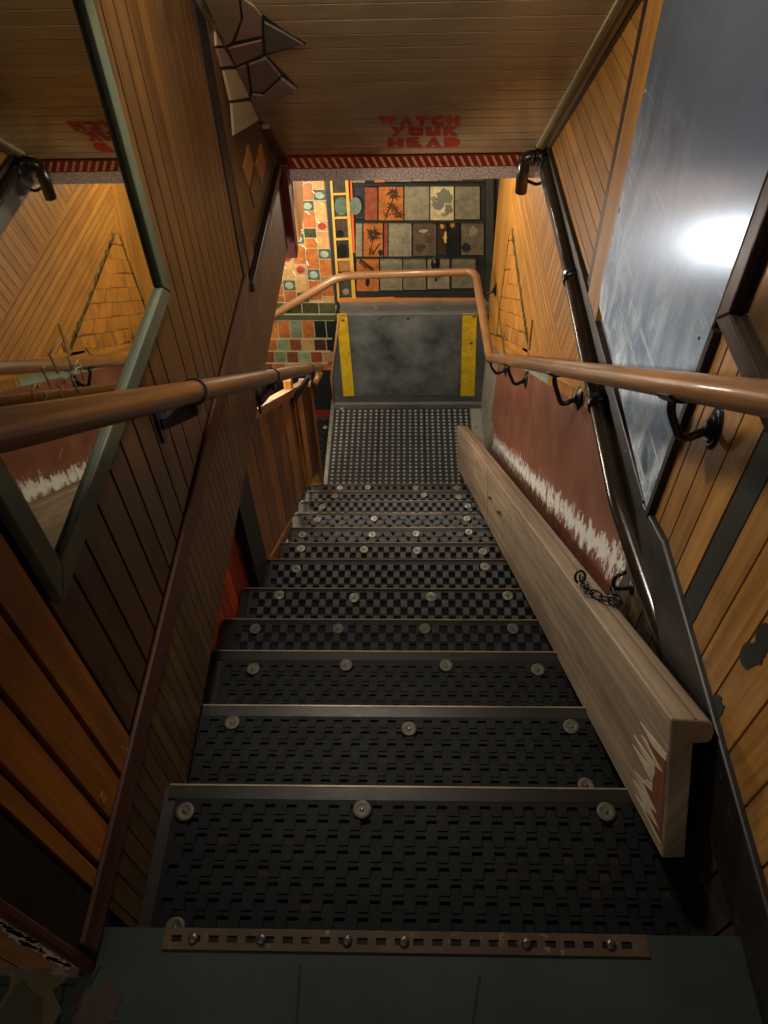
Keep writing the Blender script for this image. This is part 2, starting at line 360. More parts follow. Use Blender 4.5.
# near vertical planks, one dark green plank among them
mb = MB(); eds = [-.9, -.78, -.66, -.54, -.42, -.3, -.18, -.06, .06, .18, .30, .40, .5, .6, .71, .8, .875]
slats(mb, PR, [(-1.5, .1), (.875, .1), (.875, 1.9), (-1.5, 1.9)], math.pi/2, 1, .006, .01, T1, edges=[-e for e in eds[::-1]])
slats(mb, PR, [(.945, .1), (1.215, .1), (1.215, .75), (.945, .75)], math.pi/2, 1, .006, .01, T1, edges=[-1.215, -1.165, -1.095, -1.02, -.945])
mb.build('planking', M['wood_right'], wr)
mb = MB(); mb.box((XR-.009, .878, .1), (XR, .942, .95)); mb.build('green_plank', M['greygreen'], wr)
mb = MB()
rs_ = random.Random(3)
for cx, cy, r1, r2 in ((752, 655, 13, 14), (764, 640, 9, 16), (708, 728, 10, 26), (716, 706, 8, 12), (700, 742, 6, 16)):
    q = []
    for k in range(16):
        t = k*math.pi/8; g = rs_.uniform(.7, 1.15); q.append(ax(cx+math.cos(t)*r1*g, cy+math.sin(t)*r2*g, XR-.0112-.0002*rs_.random()))
    mb.prism(q, (.001, 0, 0))
mb.build('green_stain', M['greygreen'], wr)
# lower right wall beyond the stairs: chevron beadboard with a shingled tree shape
lowP = [(3.36, -.095), (YF, -.095), (YF, -1.96), (1.66, -.1+.04), (1.66, -.06)]
mb = MB()
def ypx(px, py): return yz(px, py, XR)
def ang_px(p, q): a, b = ypx(*p), ypx(*q); return math.atan2(b[1]-a[1], b[0]-a[0])
A_, TLb, TRb = ypx(513, 226), ypx(499, 334), ypx(531, 352)
tree = [A_, TLb, TRb]
st = .665               # stair slope
def low(poly, ang, pitch, tn, gap=.004, t=.008): slats(mb, PR, poly, ang, pitch, gap, t, tn)
G1 = [W, (.94, .92, .88), (1.05, 1.02, .95)]
baseline = lambda y: -.66-(y-2.78)*st     # bottom edge of the beadboard, parallel to the flight
SEAM0, SEAM1 = ypx(527, 176), ypx(566, 362)
low([ypx(*p) for p in ((489, 170), (515, 170), (513, 226), (499, 336), (486, 330))], ang_px((505, 200), (497, 320)), .085, G1)
low([ypx(*p) for p in ((515, 170), (527, 176), (566, 362), (531, 352), (513, 226))], ang_px((518, 190), (541, 300)), .042, G1)
low([(3.36, -.095), (1.70, -.095), (1.70, baseline(1.70)), SEAM1, SEAM0], ang_px((556, 320), (546, 352)), .052, [(.97, .95, .9), (.9, .87, .82), W])
mb.build('chevron_beadboard', M['wood_gold'], wr)
mb = MB(); mb.prism([PR.p(y, z, .001) for y, z in tree], PR.n*.006, (.62, .56, .46), (0, 0, 1)); rows = 8
for r in range(rows):
    f0, f1 = r/rows, (r+1)/rows
    def tp(f, s): return (A_[0]+f*(tree[1][0]-A_[0])*(s)+f*(tree[2][0]-A_[0])*(1-s), A_[1]+f*(tree[1][1]-A_[1])*s+f*(tree[2][1]-A_[1])*(1-s))
    n = max(1, r)
    for k in range(n):
        g = .02
        dz_ = random.uniform(-.012, .012); q = [tp(f0+.004, (k+g)/n), tp(f0+.004, (k+1-g)/n), tp(f1-.004+dz_, (k+1-g)/n), tp(f1-.004+dz_, (k+g)/n)]
        c = random.choice([(1.1, 1.02, .9), (1, .94, .82), (1.18, 1.08, .9)])
        mb.prism([PR.p(x, y, .008) for x, y in q], PR.n*.006, c, (0, 0, 1))
mb.build('shingle_tree', M['wood_gold'], wr)
mb = MB()
for k in range(44):        # dark green needles round the tree edge
    s = k/44; side = k % 2; e = tree[2] if side else tree[1]
    y, z = A_[0]+s*(e[0]-A_[0]), A_[1]+s*(e[1]-A_[1]); dy, dz = e[0]-A_[0], e[1]-A_[1]; d = math.hypot(dy, dz); dy /= d; dz /= d; L = random.uniform(.07, .16); w_ = random.uniform(.008, .02)*(1 if side else -1)
    mb.prism([PR.p(y, z, .0085), PR.p(y+dy*L*.5-w_*dz*-1.6, z+dz*L*.5+w_*dy*-1.6, .0085), PR.p(y+dy*L, z+dz*L, .0085)], PR.n*.0062, random.choice([col(86, 84, 46), col(110, 104, 58)]))
for k in range(9):
    s = random.random(); y, z = TLb[0]+s*(TRb[0]-TLb[0]), TLb[1]+s*(TRb[1]-TLb[1]); h = random.uniform(.08, .2)
    mb.prism([PR.p(y-.025, z, .0085), PR.p(y+.025, z, .0085), PR.p(y+.01, z+h, .0085)], PR.n*.0064, col(150, 104, 44))
mb.build('pine_needles', M['tinted'], wr)
# lower rail of the beadboard, patches under it
mb = MB()
mb.prism([PR.p(YF, baseline(YF)+.02), PR.p(1.7, baseline(1.7)+.02), PR.p(1.7, baseline(1.7)-.05), PR.p(YF, baseline(YF)-.09)], PR.n*.014, (1, .95, .85), Vector((0, -1, st)))
mb.build('beadboard_rail', M['wood_gold'], wr)
redtop = lambda y: -.18-(y-1.85)*.69
mb = MB()
mb.prism([PR.p(YF, baseline(YF)-.05), PR.p(4.0, baseline(4.0)-.05), PR.p(4.0, -3.4), PR.p(YF, -3.4)], PR.n*.006)
mb.build('concrete_patch', M['concrete'], wr)
mb = MB(); mb.prism([PR.p(4.3, baseline(4.3)-.05), PR.p(2.55, baseline(2.55)-.04), PR.p(2.55, redtop(2.55)-.03), PR.p(4.3, redtop(4.3)-.03)], PR.n*.004, col(150, 158, 138))
mb.build('green_grey_patch', M['stone'], wr)
mb = MB(); slats(mb, PR, [(2.55, baseline(2.55)-.03), (1.72, baseline(1.72)-.03), (1.72, redtop(1.72)-.03), (2.55, redtop(2.55)-.03)], math.radians(85), .05, .003, .006, [(.9, .88, .82)])
mb.build('pale_slats', M['wood_gold'], wr)
# dark lower wall next to the top steps
mb = MB(); slats(mb, PR, [(-.2, .0), (1.25, -.1), (1.25, -1.2), (-.2, -.5)], math.pi/2, .09, .006, .012, [W, (.8, .8, .8), (1.5, 1.3, .8)])
mb.build('dark_boards', M['lowboards'], wr)
# concrete grey lump at the foot of the wall
mb = MB(); mb.prism([ax(px, py, XR-.012) for px, py in ((484, 432), (489, 420), (493, 424), (493, 445), (486, 450))], (.012, 0, 0)); mb.build('loose_flap', M['concrete'], wr)

# dark horizontal ledge at floor level (right) + skirting by the viewer
mb = MB(); mb.box((XR-.022, 1.26, -.085), (XR, 3.4, .085)); t = struct(mb.build('trim_1', M['darktrim'], bevel=.004))
mb = MB()
mb.prism([PR.p(-1.5, -.02), PR.p(.33, -.02), PR.p(1.26, -.085), PR.p(1.26, .08), PR.p(1.10, .132), PR.p(-1.5, .14)], PR.n*.024, W, (0, 1, 0)); struct(mb.build('baseboard_right', M['darktrim'], bevel=.005))
mb = MB(); mb.box((XR-.012, 1.55, -.10), (XR, 3.36, -.065)); struct(mb.build('trim_2', M['redtrim']))

# soffit (sloping board ceiling)
SN = Vector((0, -SOF_S, -1)).normalized()
PS = Plane((0, SOF_Y, SOF_Z), (1, 0, 0), Vector((0, -1, SOF_S)).normalized(), SN)
mb = MB(); mb.prism([PS.p(-.75, -.05, -.05), PS.p(XR+.05, -.05, -.05), PS.p(XR+.05, 4.4, -.05), PS.p(-.75, 4.4, -.05)], SN*.042)
ce = struct(mb.build('ceiling', M['soot']))
mb = MB(); slats(mb, PS, [(XL-.03, -.0), (XR, -.0), (XR, 4.3), (XL-.03, 4.3)], 0, .088, .0065, .010, [W, (.94, .94, .93), (1.03, 1.02, 1)], base=-.010, jit=.03)
mb.build('ceiling_board', M['soffit'], ce)
# stencilled warning
LET = {
 'W': [[(0, 1), (.55, 1), (.33, 0)], [(.42, 1), (1, 1), (.68, 0)]],
 'A': [[(0, 0), (.40, 1), (.62, 1), (.38, 0)], [(.40, 1), (.62, 1), (1, 0), (.64, 0)], [(.25, .25), (.8, .25), (.65, .65), (.38, .65)]],
 'T': [[(0, 1), (1, 1), (.84, .58), (.16, .58)], [(.3, .56), (.72, .56), (.66, .0), (.36, 0)]],
 'C': [[(.05, 0.1), (.45, 0), (.45, 1), (.05, .85)], [(.45, 1), (.95, 1), (1, .7), (.45, .64)], [(.45, 0), (.95, 0), (1, .3), (.45, .36)]],
 'H': [[(0, 0), (.38, 0), (.38, 1), (0, 1)], [(.62, 0), (1, 0), (1, 1), (.62, 1)], [(.38, .3), (.62, .3), (.62, .62), (.38, .62)]],
 'Y': [[(0, 1), (.42, 1), (.62, .5), (.34, .34)], [(.66, 1), (1, 1), (.34, 0), (0, 0), (.36, .45)]],
 'O': [[(0, .12), (.4, 0), (.4, 1), (0, .88)], [(.58, 0), (1, .12), (1, .88), (.58, 1)], [(.4, 0), (.58, 0), (.58, .38), (.4, .38)], [(.4, .62), (.58, .62), (.58, 1), (.4, 1)]],
 'U': [[(0, .1), (.4, 0), (.4, 1), (0, 1)], [(.58, 0), (1, .1), (1, 1), (.58, 1)], [(.4, 0), (.58, 0), (.58, .5), (.4, .5)]],
 'R': [[(0, 0), (.36, 0), (.36, 1), (0, 1)], [(.36, 1), (1, .95), (.42, .5), (.36, .5)], [(.38, .6), (.55, .6), (1, 0), (.55, 0)]],
 'E': [[(0, 0), (.36, 0), (.36, 1), (0, 1)], [(.36, .72), (.8, .8), (.8, 1), (.36, 1)], [(.36, .4), (.78, .36), (.78, .58), (.36, .62)], [(.36, 0), (1, 0), (.9, .26), (.36, .3)]],
 'D': [[(0, 0), (.35, 0), (.35, 1), (0, 1)], [(.3, 0), (.7, 0), (.92, .2), (1, .5), (.92, .8), (.7, 1), (.3, 1)]]}
mb = MB()
for word, (x0, x1, y0, y1) in (('WATCH', (377.5, 460, 115.4, 125.4)), ('YOUR', (391, 458, 126.8, 136)), ('HEAD', (387.5, 460, 137.6, 147))):
    n = len(word); tl, tr, bl, br = asof(x0, y0), asof(x1, y0), asof(x0, y1), asof(x1, y1)
    wd = {'W': 1.45}; ws = [wd.get(ch, 1.0) for ch in word]; tot = sum(ws)+.16*(n-1); x = 0
    for ch, w in zip(word, ws):
        for pi_, pol in enumerate(LET[ch]):
            pts = []
            for a, b in pol:
                s = (x+a*w)/tot; lo = bl.lerp(br, s); hi = tl.lerp(tr, s); pts.append(lo.lerp(hi, b)+SN*.0006)
            mb.prism(pts, SN*(.0006+.0003*pi_))
        x += w+.16
mb.build('lettering', paint('stencil_red', col(168, 42, 28), .6, var=.25), ce, label='red stencilled words WATCH YOUR HEAD')
# cornice along the right edge of the soffit
mb = MB()
for o_, w_, h_, tn in ((0, .018, .020, col(70, 56, 36)), (.020, .014, .012, col(190, 170, 130)), (.036, .014, .018, col(96, 78, 50)), (.052, .012, .010, col(176, 156, 116))):
    mb.prism([PS.p(XR-o_-w_, 0, 0), PS.p(XR-o_, 0, 0), PS.p(XR-o_, 0, h_), PS.p(XR-o_-w_, 0, h_)], PS.v*4.2, tn, PS.v)
struct(mb.build('trim_3', M['tinted']))
mb = MB()
mb.prism([PS.p(XL, 0, 0), PS.p(XL+.03, 0, 0), PS.p(XL+.03, 0, .02), PS.p(XL, 0, .02)], PS.v*.42, col(92, 66, 34), PS.v); struct(mb.build('trim_4', M['tinted']))
# header: red and cream striped moulding, then the speckled edge
mb = MB(); mb.box((XL-.03, 3.325, -.10), (XR, YF, -.02)); hd = struct(mb.build('ceiling', M['soot']))
mb = MB(); mb.prism([(XL+.01, 3.288, .018), (XL+.01, 3.288, -.034), (XL+.01, 3.31, -.034), (XL+.01, 3.31, .018)], (XR-XL-.01, 0, 0), W, (1, 0, 0))
t5 = struct(mb.build('trim_5', M['redtrim']))
mb = MB(); n = 33
for k in range(n):
    x = XL+.05+k*.034
    if x > XR-.04: break
    mb.prism([(x+.022, 3.2872, -.030), (x+.034, 3.2872, -.030), (x+.012, 3.2872, .012), (x, 3.2872, .012)], (0, .001, 0), col(206, 150, 96))
mb.build('diagonal_stripes', M['tinted'], t5)
mb = MB(); mb.box((XL+.005, 3.293, -.090), (XR, 3.32, -.034)); struct(mb.build('trim_6', M['speckle']))

# left wall: fascia and upper panelling
LB, LT, LE = -.352, .07, 3.20
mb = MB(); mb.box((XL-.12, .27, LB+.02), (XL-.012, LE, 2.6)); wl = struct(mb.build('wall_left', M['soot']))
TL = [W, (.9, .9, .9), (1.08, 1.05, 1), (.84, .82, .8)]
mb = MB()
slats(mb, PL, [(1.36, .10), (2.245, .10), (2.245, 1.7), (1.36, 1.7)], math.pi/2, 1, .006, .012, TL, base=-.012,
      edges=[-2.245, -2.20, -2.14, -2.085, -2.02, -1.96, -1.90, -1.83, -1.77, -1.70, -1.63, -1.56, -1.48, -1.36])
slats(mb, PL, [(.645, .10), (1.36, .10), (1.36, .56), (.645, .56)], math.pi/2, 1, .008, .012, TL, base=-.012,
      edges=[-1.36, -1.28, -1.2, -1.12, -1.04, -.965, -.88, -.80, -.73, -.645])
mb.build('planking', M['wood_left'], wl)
mb = MB()
slats(mb, PL, [(.36, .06), (.645, .06), (.645, 1.4), (.36, 1.4)], math.pi/2, 1, .014, .013, [W, (1.05, .95, .85), (.9, .85, .8)], base=-.012, edges=[-.645, -.562, -.478, -.402, -.36])
mb.build('orange_planking', wood('orange_planking', col(192, 124, 46), col(150, 92, 26), .45, dirt=.4, wear=.72, wearc=col(190, 150, 90)), wl)
mb = MB(); mb.box((XL-.012, .27, -.03), (XL, .355, .9)); mb.build('end_board', M['darktrim'], wl)
mb = MB(); mb.box((XL-.012, 2.247, LT), (XL+.004, 2.333, 1.5)); mb.build('dark_strip', paint('teal_black', col(14, 18, 20), .5), wl)
mb = MB(); mb.box((XL-.012, 2.333, LT), (XL+.008, 2.43, 1.3), (.95, .9, .8)); mb.build('pilaster', M['wood_left'], wl)
mb = MB(); mb.box((XL-.012, 2.43, LT), (XL-.003, LE, .9), (.5, .5, .46)); mb.build('dark_panel', M['wood_left'], wl)
mb = MB()      # row of standing diamonds
for px, py in ((247.5, 165), (260, 163)):
    pts = [ax(px+dx, py+dy, XL-.003) for dx, dy in ((0, -20), (5, 0), (1, 22), (-5, 2))]; mb.prism(pts, (.004, 0, 0), (3.6, 3.2, 2.3), (0, 0, 1))
for px, py in ((253.5, 188), (240, 185)):
    pts = [ax(px+dx, py+dy, XL-.003) for dx, dy in ((0, -18), (4, 0), (1, 20), (-4, 2))]; mb.prism(pts, (.003, 0, 0), (.7, .66, .6), (0, 0, 1))
mb.build('diamond_inlay', M['wood_left'], wl)
# fascia beadboard below the moulding
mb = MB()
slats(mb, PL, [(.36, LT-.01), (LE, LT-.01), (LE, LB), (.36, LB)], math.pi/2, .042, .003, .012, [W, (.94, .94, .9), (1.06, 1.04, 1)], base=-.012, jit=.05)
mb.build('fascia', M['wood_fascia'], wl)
mb = MB(); mb.box((XL, .28, .018), (XL+.010, 2.28, .092)); struct(mb.build('trim_7', M['redbrown'], bevel=.003))
mb = MB(); mb.box((XL, 2.28, .012), (XL+.022, 3.16, .052)); struct(mb.build('trim_8', M['darktrim'], bevel=.005))
# dark red post end hanging at the far end of the fascia
mb = MB(); mb.box((XL-.03, 3.21, -.415), (XL+.035, 3.285, .02)); struct(mb.build('trim_9', M['darkred'], bevel=.004))
mb = MB()
PB = Plane((XL+.036, 0, 0), (0, 1, 0), (0, 0, 1), (1, 0, 0))
slats(mb, PB, [(3.33, -.40), (3.33, -.09), (3.75, -.09), (3.58, -.40)], math.pi/2, .03, .003, .012, [(1.5, 1.45, 1.35), (1.3, 1.25, 1.15)], base=-.012)  # raised tints put the light falling on this return into its colour
mb.build('return_beadboard', M['wood_right'], wl)
# near end of the left wall: worn return facing the landing
mb = MB(); PE = Plane((0, .27, 0), (1, 0, 0), (0, 0, 1), (0, -1, 0))
slats(mb, PE, [(-2.0, .0), (XL-.004, .0), (XL-.004, 2.4), (-2.0, 2.4)], math.pi/2, .11, .006, .012, [W, (.95, .92, .86)], base=.0)
mb.build('end_planking', M['wood_right'], wl)
mb = MB(); mb.box((XL-.010, .254, .0), (XL+.003, .272, 1.2)); mb.build('corner_trim', M['redbrown'], wl, bevel=.004)
mb = MB(); mb.box((-2.0, .248, 0), (XL-.016, .262, .016)); mb.build('shoe_moulding', paint('pink_worn', col(120, 92, 88), .6, wear=.55, wearc=col(150, 130, 110), wscale=30), wl)
mb = MB()
for k in range(60):       # frayed paint along the edge
    z = random.uniform(.02, .55); s = random.uniform(.004, .012); x = XL-.018-random.uniform(0, .02)
    mb.prism([(x+math.cos(t)*s*random.uniform(.6, 1.3), .2565, z+math.sin(t)*s*2*random.uniform(.6, 1.3)) for t in [i*math.pi/3 for i in range(6)]], (0, .003, 0))
mb.build('flaking_paint', paint('flaking_paint', col(196, 176, 160), .7), wl)
mb = MB()
for px, py, r in ((128, 752, .010), (103, 798, .012), (121, 748, .004), (100, 770, .004)):
    c = ax(px, py, XL+.001); mb.prism([c+Vector((0, math.cos(t)*r*random.uniform(.6, 1), math.sin(t)*r*1.8*random.uniform(.6, 1))) for t in [i*math.pi/5 for i in range(10)]], (.001, 0, 0))
mb.build('paint_chip', paint('paint_chip', col(176, 130, 62), .6), wl)

# lower left: wall below the fascia, under-floor slab, far spaces
XB = -.66
mb = MB(); mb.box((XB-.06, .33, -1.7), (XB-.012, 1.95, LB-.01)); wll = struct(mb.build('wall_left', M['soot']))
mb = MB(); PLB = Plane((XB, 0, 0), (0, 1, 0), (0, 0, 1), (1, 0, 0))
slats(mb, PLB, [(.33, LB-.01), (1.95, LB-.01), (1.95, -1.6), (.33, -.9)], math.pi/2, .085, .005, .012, [W, (.8, .75, .7), (1.1, 1, .9)], base=-.012)
mb.build('orange_boards', M['orange'], wll)
mb = MB(); mb.box((-2.4, .27, LB), (XL-.12, YF, LB+.02)); struct(mb.build('ceiling', M['plaster']))
mb = MB(); mb.box((-2.45, .3, -4.4), (-2.35, YF, LB)); struct(mb.build('wall_left', M['plaster']))
mb = MB(); mb.box((-2.4, .3, -4.4), (XB-.06, .36, LB)); struct(mb.build('wall_near', M['plaster']))

# far wall with tiles
mb = MB(); mb.box((-2.4, YF, -4.4), (XR+.1, YF+.1, .2)); wf = struct(mb.build('wall_far', M['darkgrout']))
def rect(mb, x0, y0, x1, y1, tn, h=.010, d=YF, rad=None):
    pts = [ay(x0, y0, d), ay(x1, y0, d), ay(x1, y1, d), ay(x0, y1, d)]
    mb.prism(pts, (0, -h, 0), tn); return pts
def disc_on(mb, pts, tn, h0=.010, h=.002, r=.36):
    c = sum(pts, Vector())/4; w = (pts[1]-pts[0]).length*r; hh = (pts[3]-pts[0]).length*r
    mb.prism([Vector((c.x+math.cos(t)*w, YF-h0, c.z+math.sin(t)*hh)) for t in [i*math.pi/9 for i in range(18)]], (0, -h, 0), tn)
OR, RD, GR, CR, OL, BK, BR = col(184, 106, 52), col(146, 76, 52), col(122, 130, 100), col(226, 196, 140), col(66, 66, 40), col(30, 34, 32), col(140, 74, 46)
GY, GY2, GY3 = col(140, 130, 104), col(122, 116, 92), col(104, 92, 72)
Z1 = lambda zx, zy: (340+zx/4.8, 160+zy/4.8)
mb = MB()
def big(x0, y0, x1, y1, tn, h=.012): a = Z1(x0, y0); b = Z1(x1, y1); return rect(mb, a[0], a[1], b[0], b[1], tn, h)
for r in [(60, 40, 120, 105, GY), (165, 40, 215, 103, OR), (220, 40, 342, 100, GY2), (348, 40, 468, 97, GY), (473, 40, 590, 94, GY2), (596, 40, 690, 92, GY3),
          (120, 128, 179, 288, RD), (186, 125, 303, 287, OR), (310, 122, 428, 286, GY), (434, 120, 545, 284, col(200, 180, 136)), (552, 118, 670, 280, GY2),
          (76, 300, 107, 462, GY), (113, 298, 205, 460, OR), (212, 298, 229, 459, RD), (234, 297, 343, 458, GY), (351, 296, 461, 456, col(96, 80, 62)), (470, 294, 512, 454, col(60, 44, 34)), (518, 294, 574, 453, BK), (582, 292, 690, 452, GY3),
          (80, 470, 186, 625, OR), (193, 467, 298, 621, GY), (304, 466, 412, 619, GY2), (420, 464, 525, 614, GY), (536, 462, 650, 610, GY2)]:
    big(*r)
mb.build('large_tiles', M['tile'], wf)
mb = MB()
for (x, y0, y1, x2) in ((62, 105, 122, 700), (75, 284, 299, 700), (78, 458, 470, 660)):
    big(x, y0, x2, y1-4, col(30, 34, 30), .022)
big(700, 50, 735, 690, col(44, 50, 46), .03); big(82, 625, 650, 655, col(36, 40, 36), .014); big(676, 118, 702, 285, BK, .014)
mb.build('tile_shelf', M['tinted'], wf)
mb = MB()
big(-2, 684, 70, 672, col(200, 120, 50), .02); big(70, 657, 650, 682, col(196, 122, 56), .02)
mb.build('orange_sill', M['tinted'], wf)
# plant motifs and blotches painted on the tiles
mb = MB()
def leafy(zx, zy, n, L, tn, sp=6.28, a0=0):
    for k in range(n):
        a = a0+sp*k/n+random.uniform(-.12, .12); l = L*random.uniform(.65, 1.1); w = L*.085
        pts = [Z1(zx-math.sin(a)*w, zy+math.cos(a)*w), Z1(zx+math.cos(a)*l*.5-math.sin(a)*w*1.6, zy+math.sin(a)*l*.5+math.cos(a)*w*1.6), Z1(zx+math.cos(a)*l, zy+math.sin(a)*l), Z1(zx+math.cos(a)*l*.5+math.sin(a)*w*1.2, zy+math.sin(a)*l*.5-math.cos(a)*w*1.2)]
        mb.prism([ay(px, py, YF-.0122) for px, py in pts], (0, -.0012, 0), tn)
def stem(x0, y0, x1, y1, tn, w=2.2):
    d = math.hypot(x1-x0, y1-y0); nx, ny = -(y1-y0)/d*w, (x1-x0)/d*w
    mb.prism([ay(*Z1(x, y), YF-.0122) for x, y in ((x0+nx, y0+ny), (x0-nx, y0-ny), (x1-nx, y1-ny), (x1+nx, y1+ny))], (0, -.0012, 0), tn)
DK = col(60, 40, 20)
leafy(256, 160, 11, 42, DK); stem(262, 165, 215, 285, DK); stem(255, 215, 300, 280, DK); leafy(250, 225, 8, 34, DK); leafy(276, 262, 8, 34, DK); leafy(208, 215, 5, 26, col(120, 90, 30)); leafy(222, 262, 5, 26, DK)
leafy(160, 358, 13, 46, DK); stem(163, 365, 140, 455, DK); stem(155, 455, 190, 400, DK, 3); leafy(150, 440, 6, 26, DK)
stem(95, 478, 160, 528, DK, 7); stem(90, 490, 130, 520, DK, 3)
def blot(zx, zy, r, tn, sy=1.0):
    mb.prism([ay(*Z1(zx+math.cos(t)*r*random.uniform(.6, 1.1), zy+math.sin(t)*r*sy*random.uniform(.6, 1.1)), YF-.0122) for t in [i*math.pi/8 for i in range(16)]], (0, -.0012, 0), tn)
BL = col(104, 104, 84)
for a in ((500, 175, 42, BL, 1.1), (470, 220, 34, BL, .8), (520, 235, 24, BL, 1.1), (452, 190, 18, col(120, 116, 90), 1), (500, 262, 18, col(120, 116, 90), .6), (400, 340, 22, col(150, 136, 110), .5), (385, 420, 26, col(60, 50, 40), .8), (430, 380, 20, col(66, 56, 44), 1), (505, 372, 9, col(190, 150, 84), 3.4), (490, 318, 12, col(176, 120, 50), 1), (540, 312, 14, col(160, 110, 50), 1.1), (605, 420, 30, BK, .8), (640, 340, 26, col(120, 112, 92), 1.1), (195, 445, 14, BK, 1.1), (133, 585, 9, BK, 2)):
    blot(*a)
mb.build('tile_painting', M['tinted'], wf)
# yellow ladder frame
Z2 = lambda zx, zy: (280+zx/6.83, 170+zy/6.83)
mb = MB()
def r2(x0, y0, x1, y1, x2, y2, x3, y3, tn, h=.016):
    mb.prism([ay(*Z2(*p), YF) for p in ((x0, y0), (x1, y1), (x2, y2), (x3, y3))], (0, -h, 0), tn)
YL = col(206, 158, 66)
r2(340, 40, 356, 40, 410, 890, 394, 890, YL); r2(444, 40, 464, 40, 520, 890, 494, 890, YL)
for y in (160, 322, 468, 608): 
    s = y*.062; r2(340+s, y-8, 450+s, y-12, 450+s, y+2, 340+s, y+6, YL, .015)
r2(478, 50, 490, 50, 514, 560, 496, 560, col(206, 92, 36), .014)
r2(410, 872, 780, 858, 780, 892, 410, 908, col(206, 126, 50), .018)
mb.build('ladder_frame', M['tinted'], wf)
mb = MB()
for y0, y1, tn in ((60, 150, col(70, 66, 52)), (170, 320, col(62, 72, 60)), (335, 462, col(84, 66, 50)), (480, 600, col(54, 52, 46)), (615, 690, col(160, 110, 60)), (740, 860, col(74, 70, 52))):
    s0, s1 = y0*.062, y1*.062; r2(350+s0, y0, 452+s0, y0-3, 452+s1, y1-3, 350+s1, y1, tn, .008)
mb.build('picture_tiles', M['tile'], wf)
mb = MB()       # pale green discs either side of the frame
for (cx, cy, rx, ry, tn, h) in ((420, 245, 48, 62, col(96, 112, 92), .0085), (515, 245, 42, 60, col(104, 118, 98), .013), (598, 765, 14, 30, BK, .013), (410, 440, 26, 30, BK, .0085), (420, 560, 36, 60, col(34, 36, 34), .0085), (450, 830, 22, 20, col(150, 140, 110), .0085)):
    mb.prism([ay(*Z2(cx+math.cos(t)*rx, cy+math.sin(t)*ry), YF-h) for t in [i*math.pi/12 for i in range(24)]], (0, -.0015, 0), tn)
mb.build('green_disc', M['tile'], wf)
# mosaic field on the left
mb = MB(); mb.prism([ay(*p, YF) for p in ((180, 165), (326, 165), (337, 304), (327, 372), (170, 372))], (0, -.005, 0)); mb.build('mosaic_grout', M['grout'], wf)
mb = MB()
xr_at = lambda y: 324.2+(y-178)*.088
ys0 = 166
columns = 12; cw = 12.6
def mosaic_tile(cx0, cx1, y0, y1, tn, disc=None):
    m_ = .55; s0 = (y0-178)*.088; s1 = (y1-178)*.088
    pts = [ay(cx0+s0+m_, y0+m_, YF), ay(cx1+s0-m_, y0+m_, YF), ay(cx1+s1-m_, y1-m_, YF), ay(cx0+s1+m_, y1-m_, YF)]
    mb.prism(pts, (0, -.010, 0), tn)
    if disc: disc_on(mb, pts, disc)
patt = [('o', 10, 'x'), ('m', 21, None), ('g', 11, 'd'), ('m', 20, None), ('r', 11, 'd'), ('m', 17, None), ('g', 10.5, 'd'), ('o', 17, None), ('k', 10, None)]
for c in range(columns):
    x1 = 324.2-c*cw*(1+.0); x0 = x1-cw; y = 158-(c % 3)*11-(c % 2)*6; k = c*2
    while y < 301:
        kind, h, d = patt[k % len(patt)]; k += 1
        if kind == 'm': kind = random.choice('mo') if c else 'm'
        y1 = min(y+h, 301.5)
        if y1 > 160 and y1-y > 3:
            if kind == 'o': mosaic_tile(x0, x1, y, y1, tuple(v*random.uniform(.85, 1.1) for v in OR))
            elif kind == 'm':
                mosaic_tile(x0, x1, y, y1, tuple(v*random.uniform(.9, 1.1) for v in col(206, 150, 92)))
            elif kind == 'g': mosaic_tile(x0, x1, y, y1, col(84, 92, 76), col(156, 168, 140))
            elif kind == 'r': mosaic_tile(x0, x1, y, y1, col(196, 150, 106), col(166, 70, 44))
            elif kind == 'k': mosaic_tile(x0, x1, y, y1, random.choice([OL, col(150, 120, 80)]))
        y = y1
for c in range(9): mosaic_tile(324.5-(c+1)*17, 324.5-c*17, 302, 313, OL if c % 3 else col(84, 84, 56))
for c in range(13):
    x1 = 325-c*12; mosaic_tile(x1-12, x1, 320, 337.5, [BK, BK, OR, GR, OR, col(200, 120, 60), GR, OR, BR][c % 9])
for c in range(12):
    x1 = 324-c*12.3; mosaic_tile(x1-12.3, x1, 338.5, 350, [BK, col(78, 44, 34), col(190, 150, 96), BR, col(136, 150, 112), OR, BR][c % 7])
for c in range(12):
    x1 = 319-c*12; mosaic_tile(x1-12, x1, 351, 362, [col(180, 140, 100), BR, col(140, 156, 116), col(128, 76, 44), GR, BR][c % 6])
for c in range(12):
    x1 = 317-c*12; mosaic_tile(x1-12, x1, 363, 370, [OR, BR, GR, col(180, 140, 100)][c % 4])
mb.build('mosaic_tiles', M['tile'], wf)
mb = MB()
for k in range(26):      # cream marbling on the orange tiles
    px = random.uniform(262, 322); py = random.uniform(182, 296); a = random.uniform(.3, 1.3); L = random.uniform(3, 6)
    q = [(px, py), (px+math.cos(a)*L, py+math.sin(a)*L), (px+math.cos(a)*L+1.4, py+math.sin(a)*L+.2), (px+1.6, py+.3)]
    mb.prism([ay(x, y, YF-.0101) for x, y in q], (0, -.0008, 0), col(236, 214, 164))
mb.build('marbling', M['tinted'], wf)
mb = MB(); rect(mb, 180, 314.5, 336, 319, col(72, 76, 52), .014)
mb.prism([ay(*p, YF) for p in ((323.4, 165), (329.0, 165), (341.2, 304), (335.3, 304))], (0, -.012, 0), col(40, 46, 40))
mb.build('dark_border', M['tinted'], wf)
mb = MB(); mb.box((-2.3, YF-.02, -4.0), (-.55, YF, -2.33)); bsf = struct(mb.build('baseboard_far', M['black']))
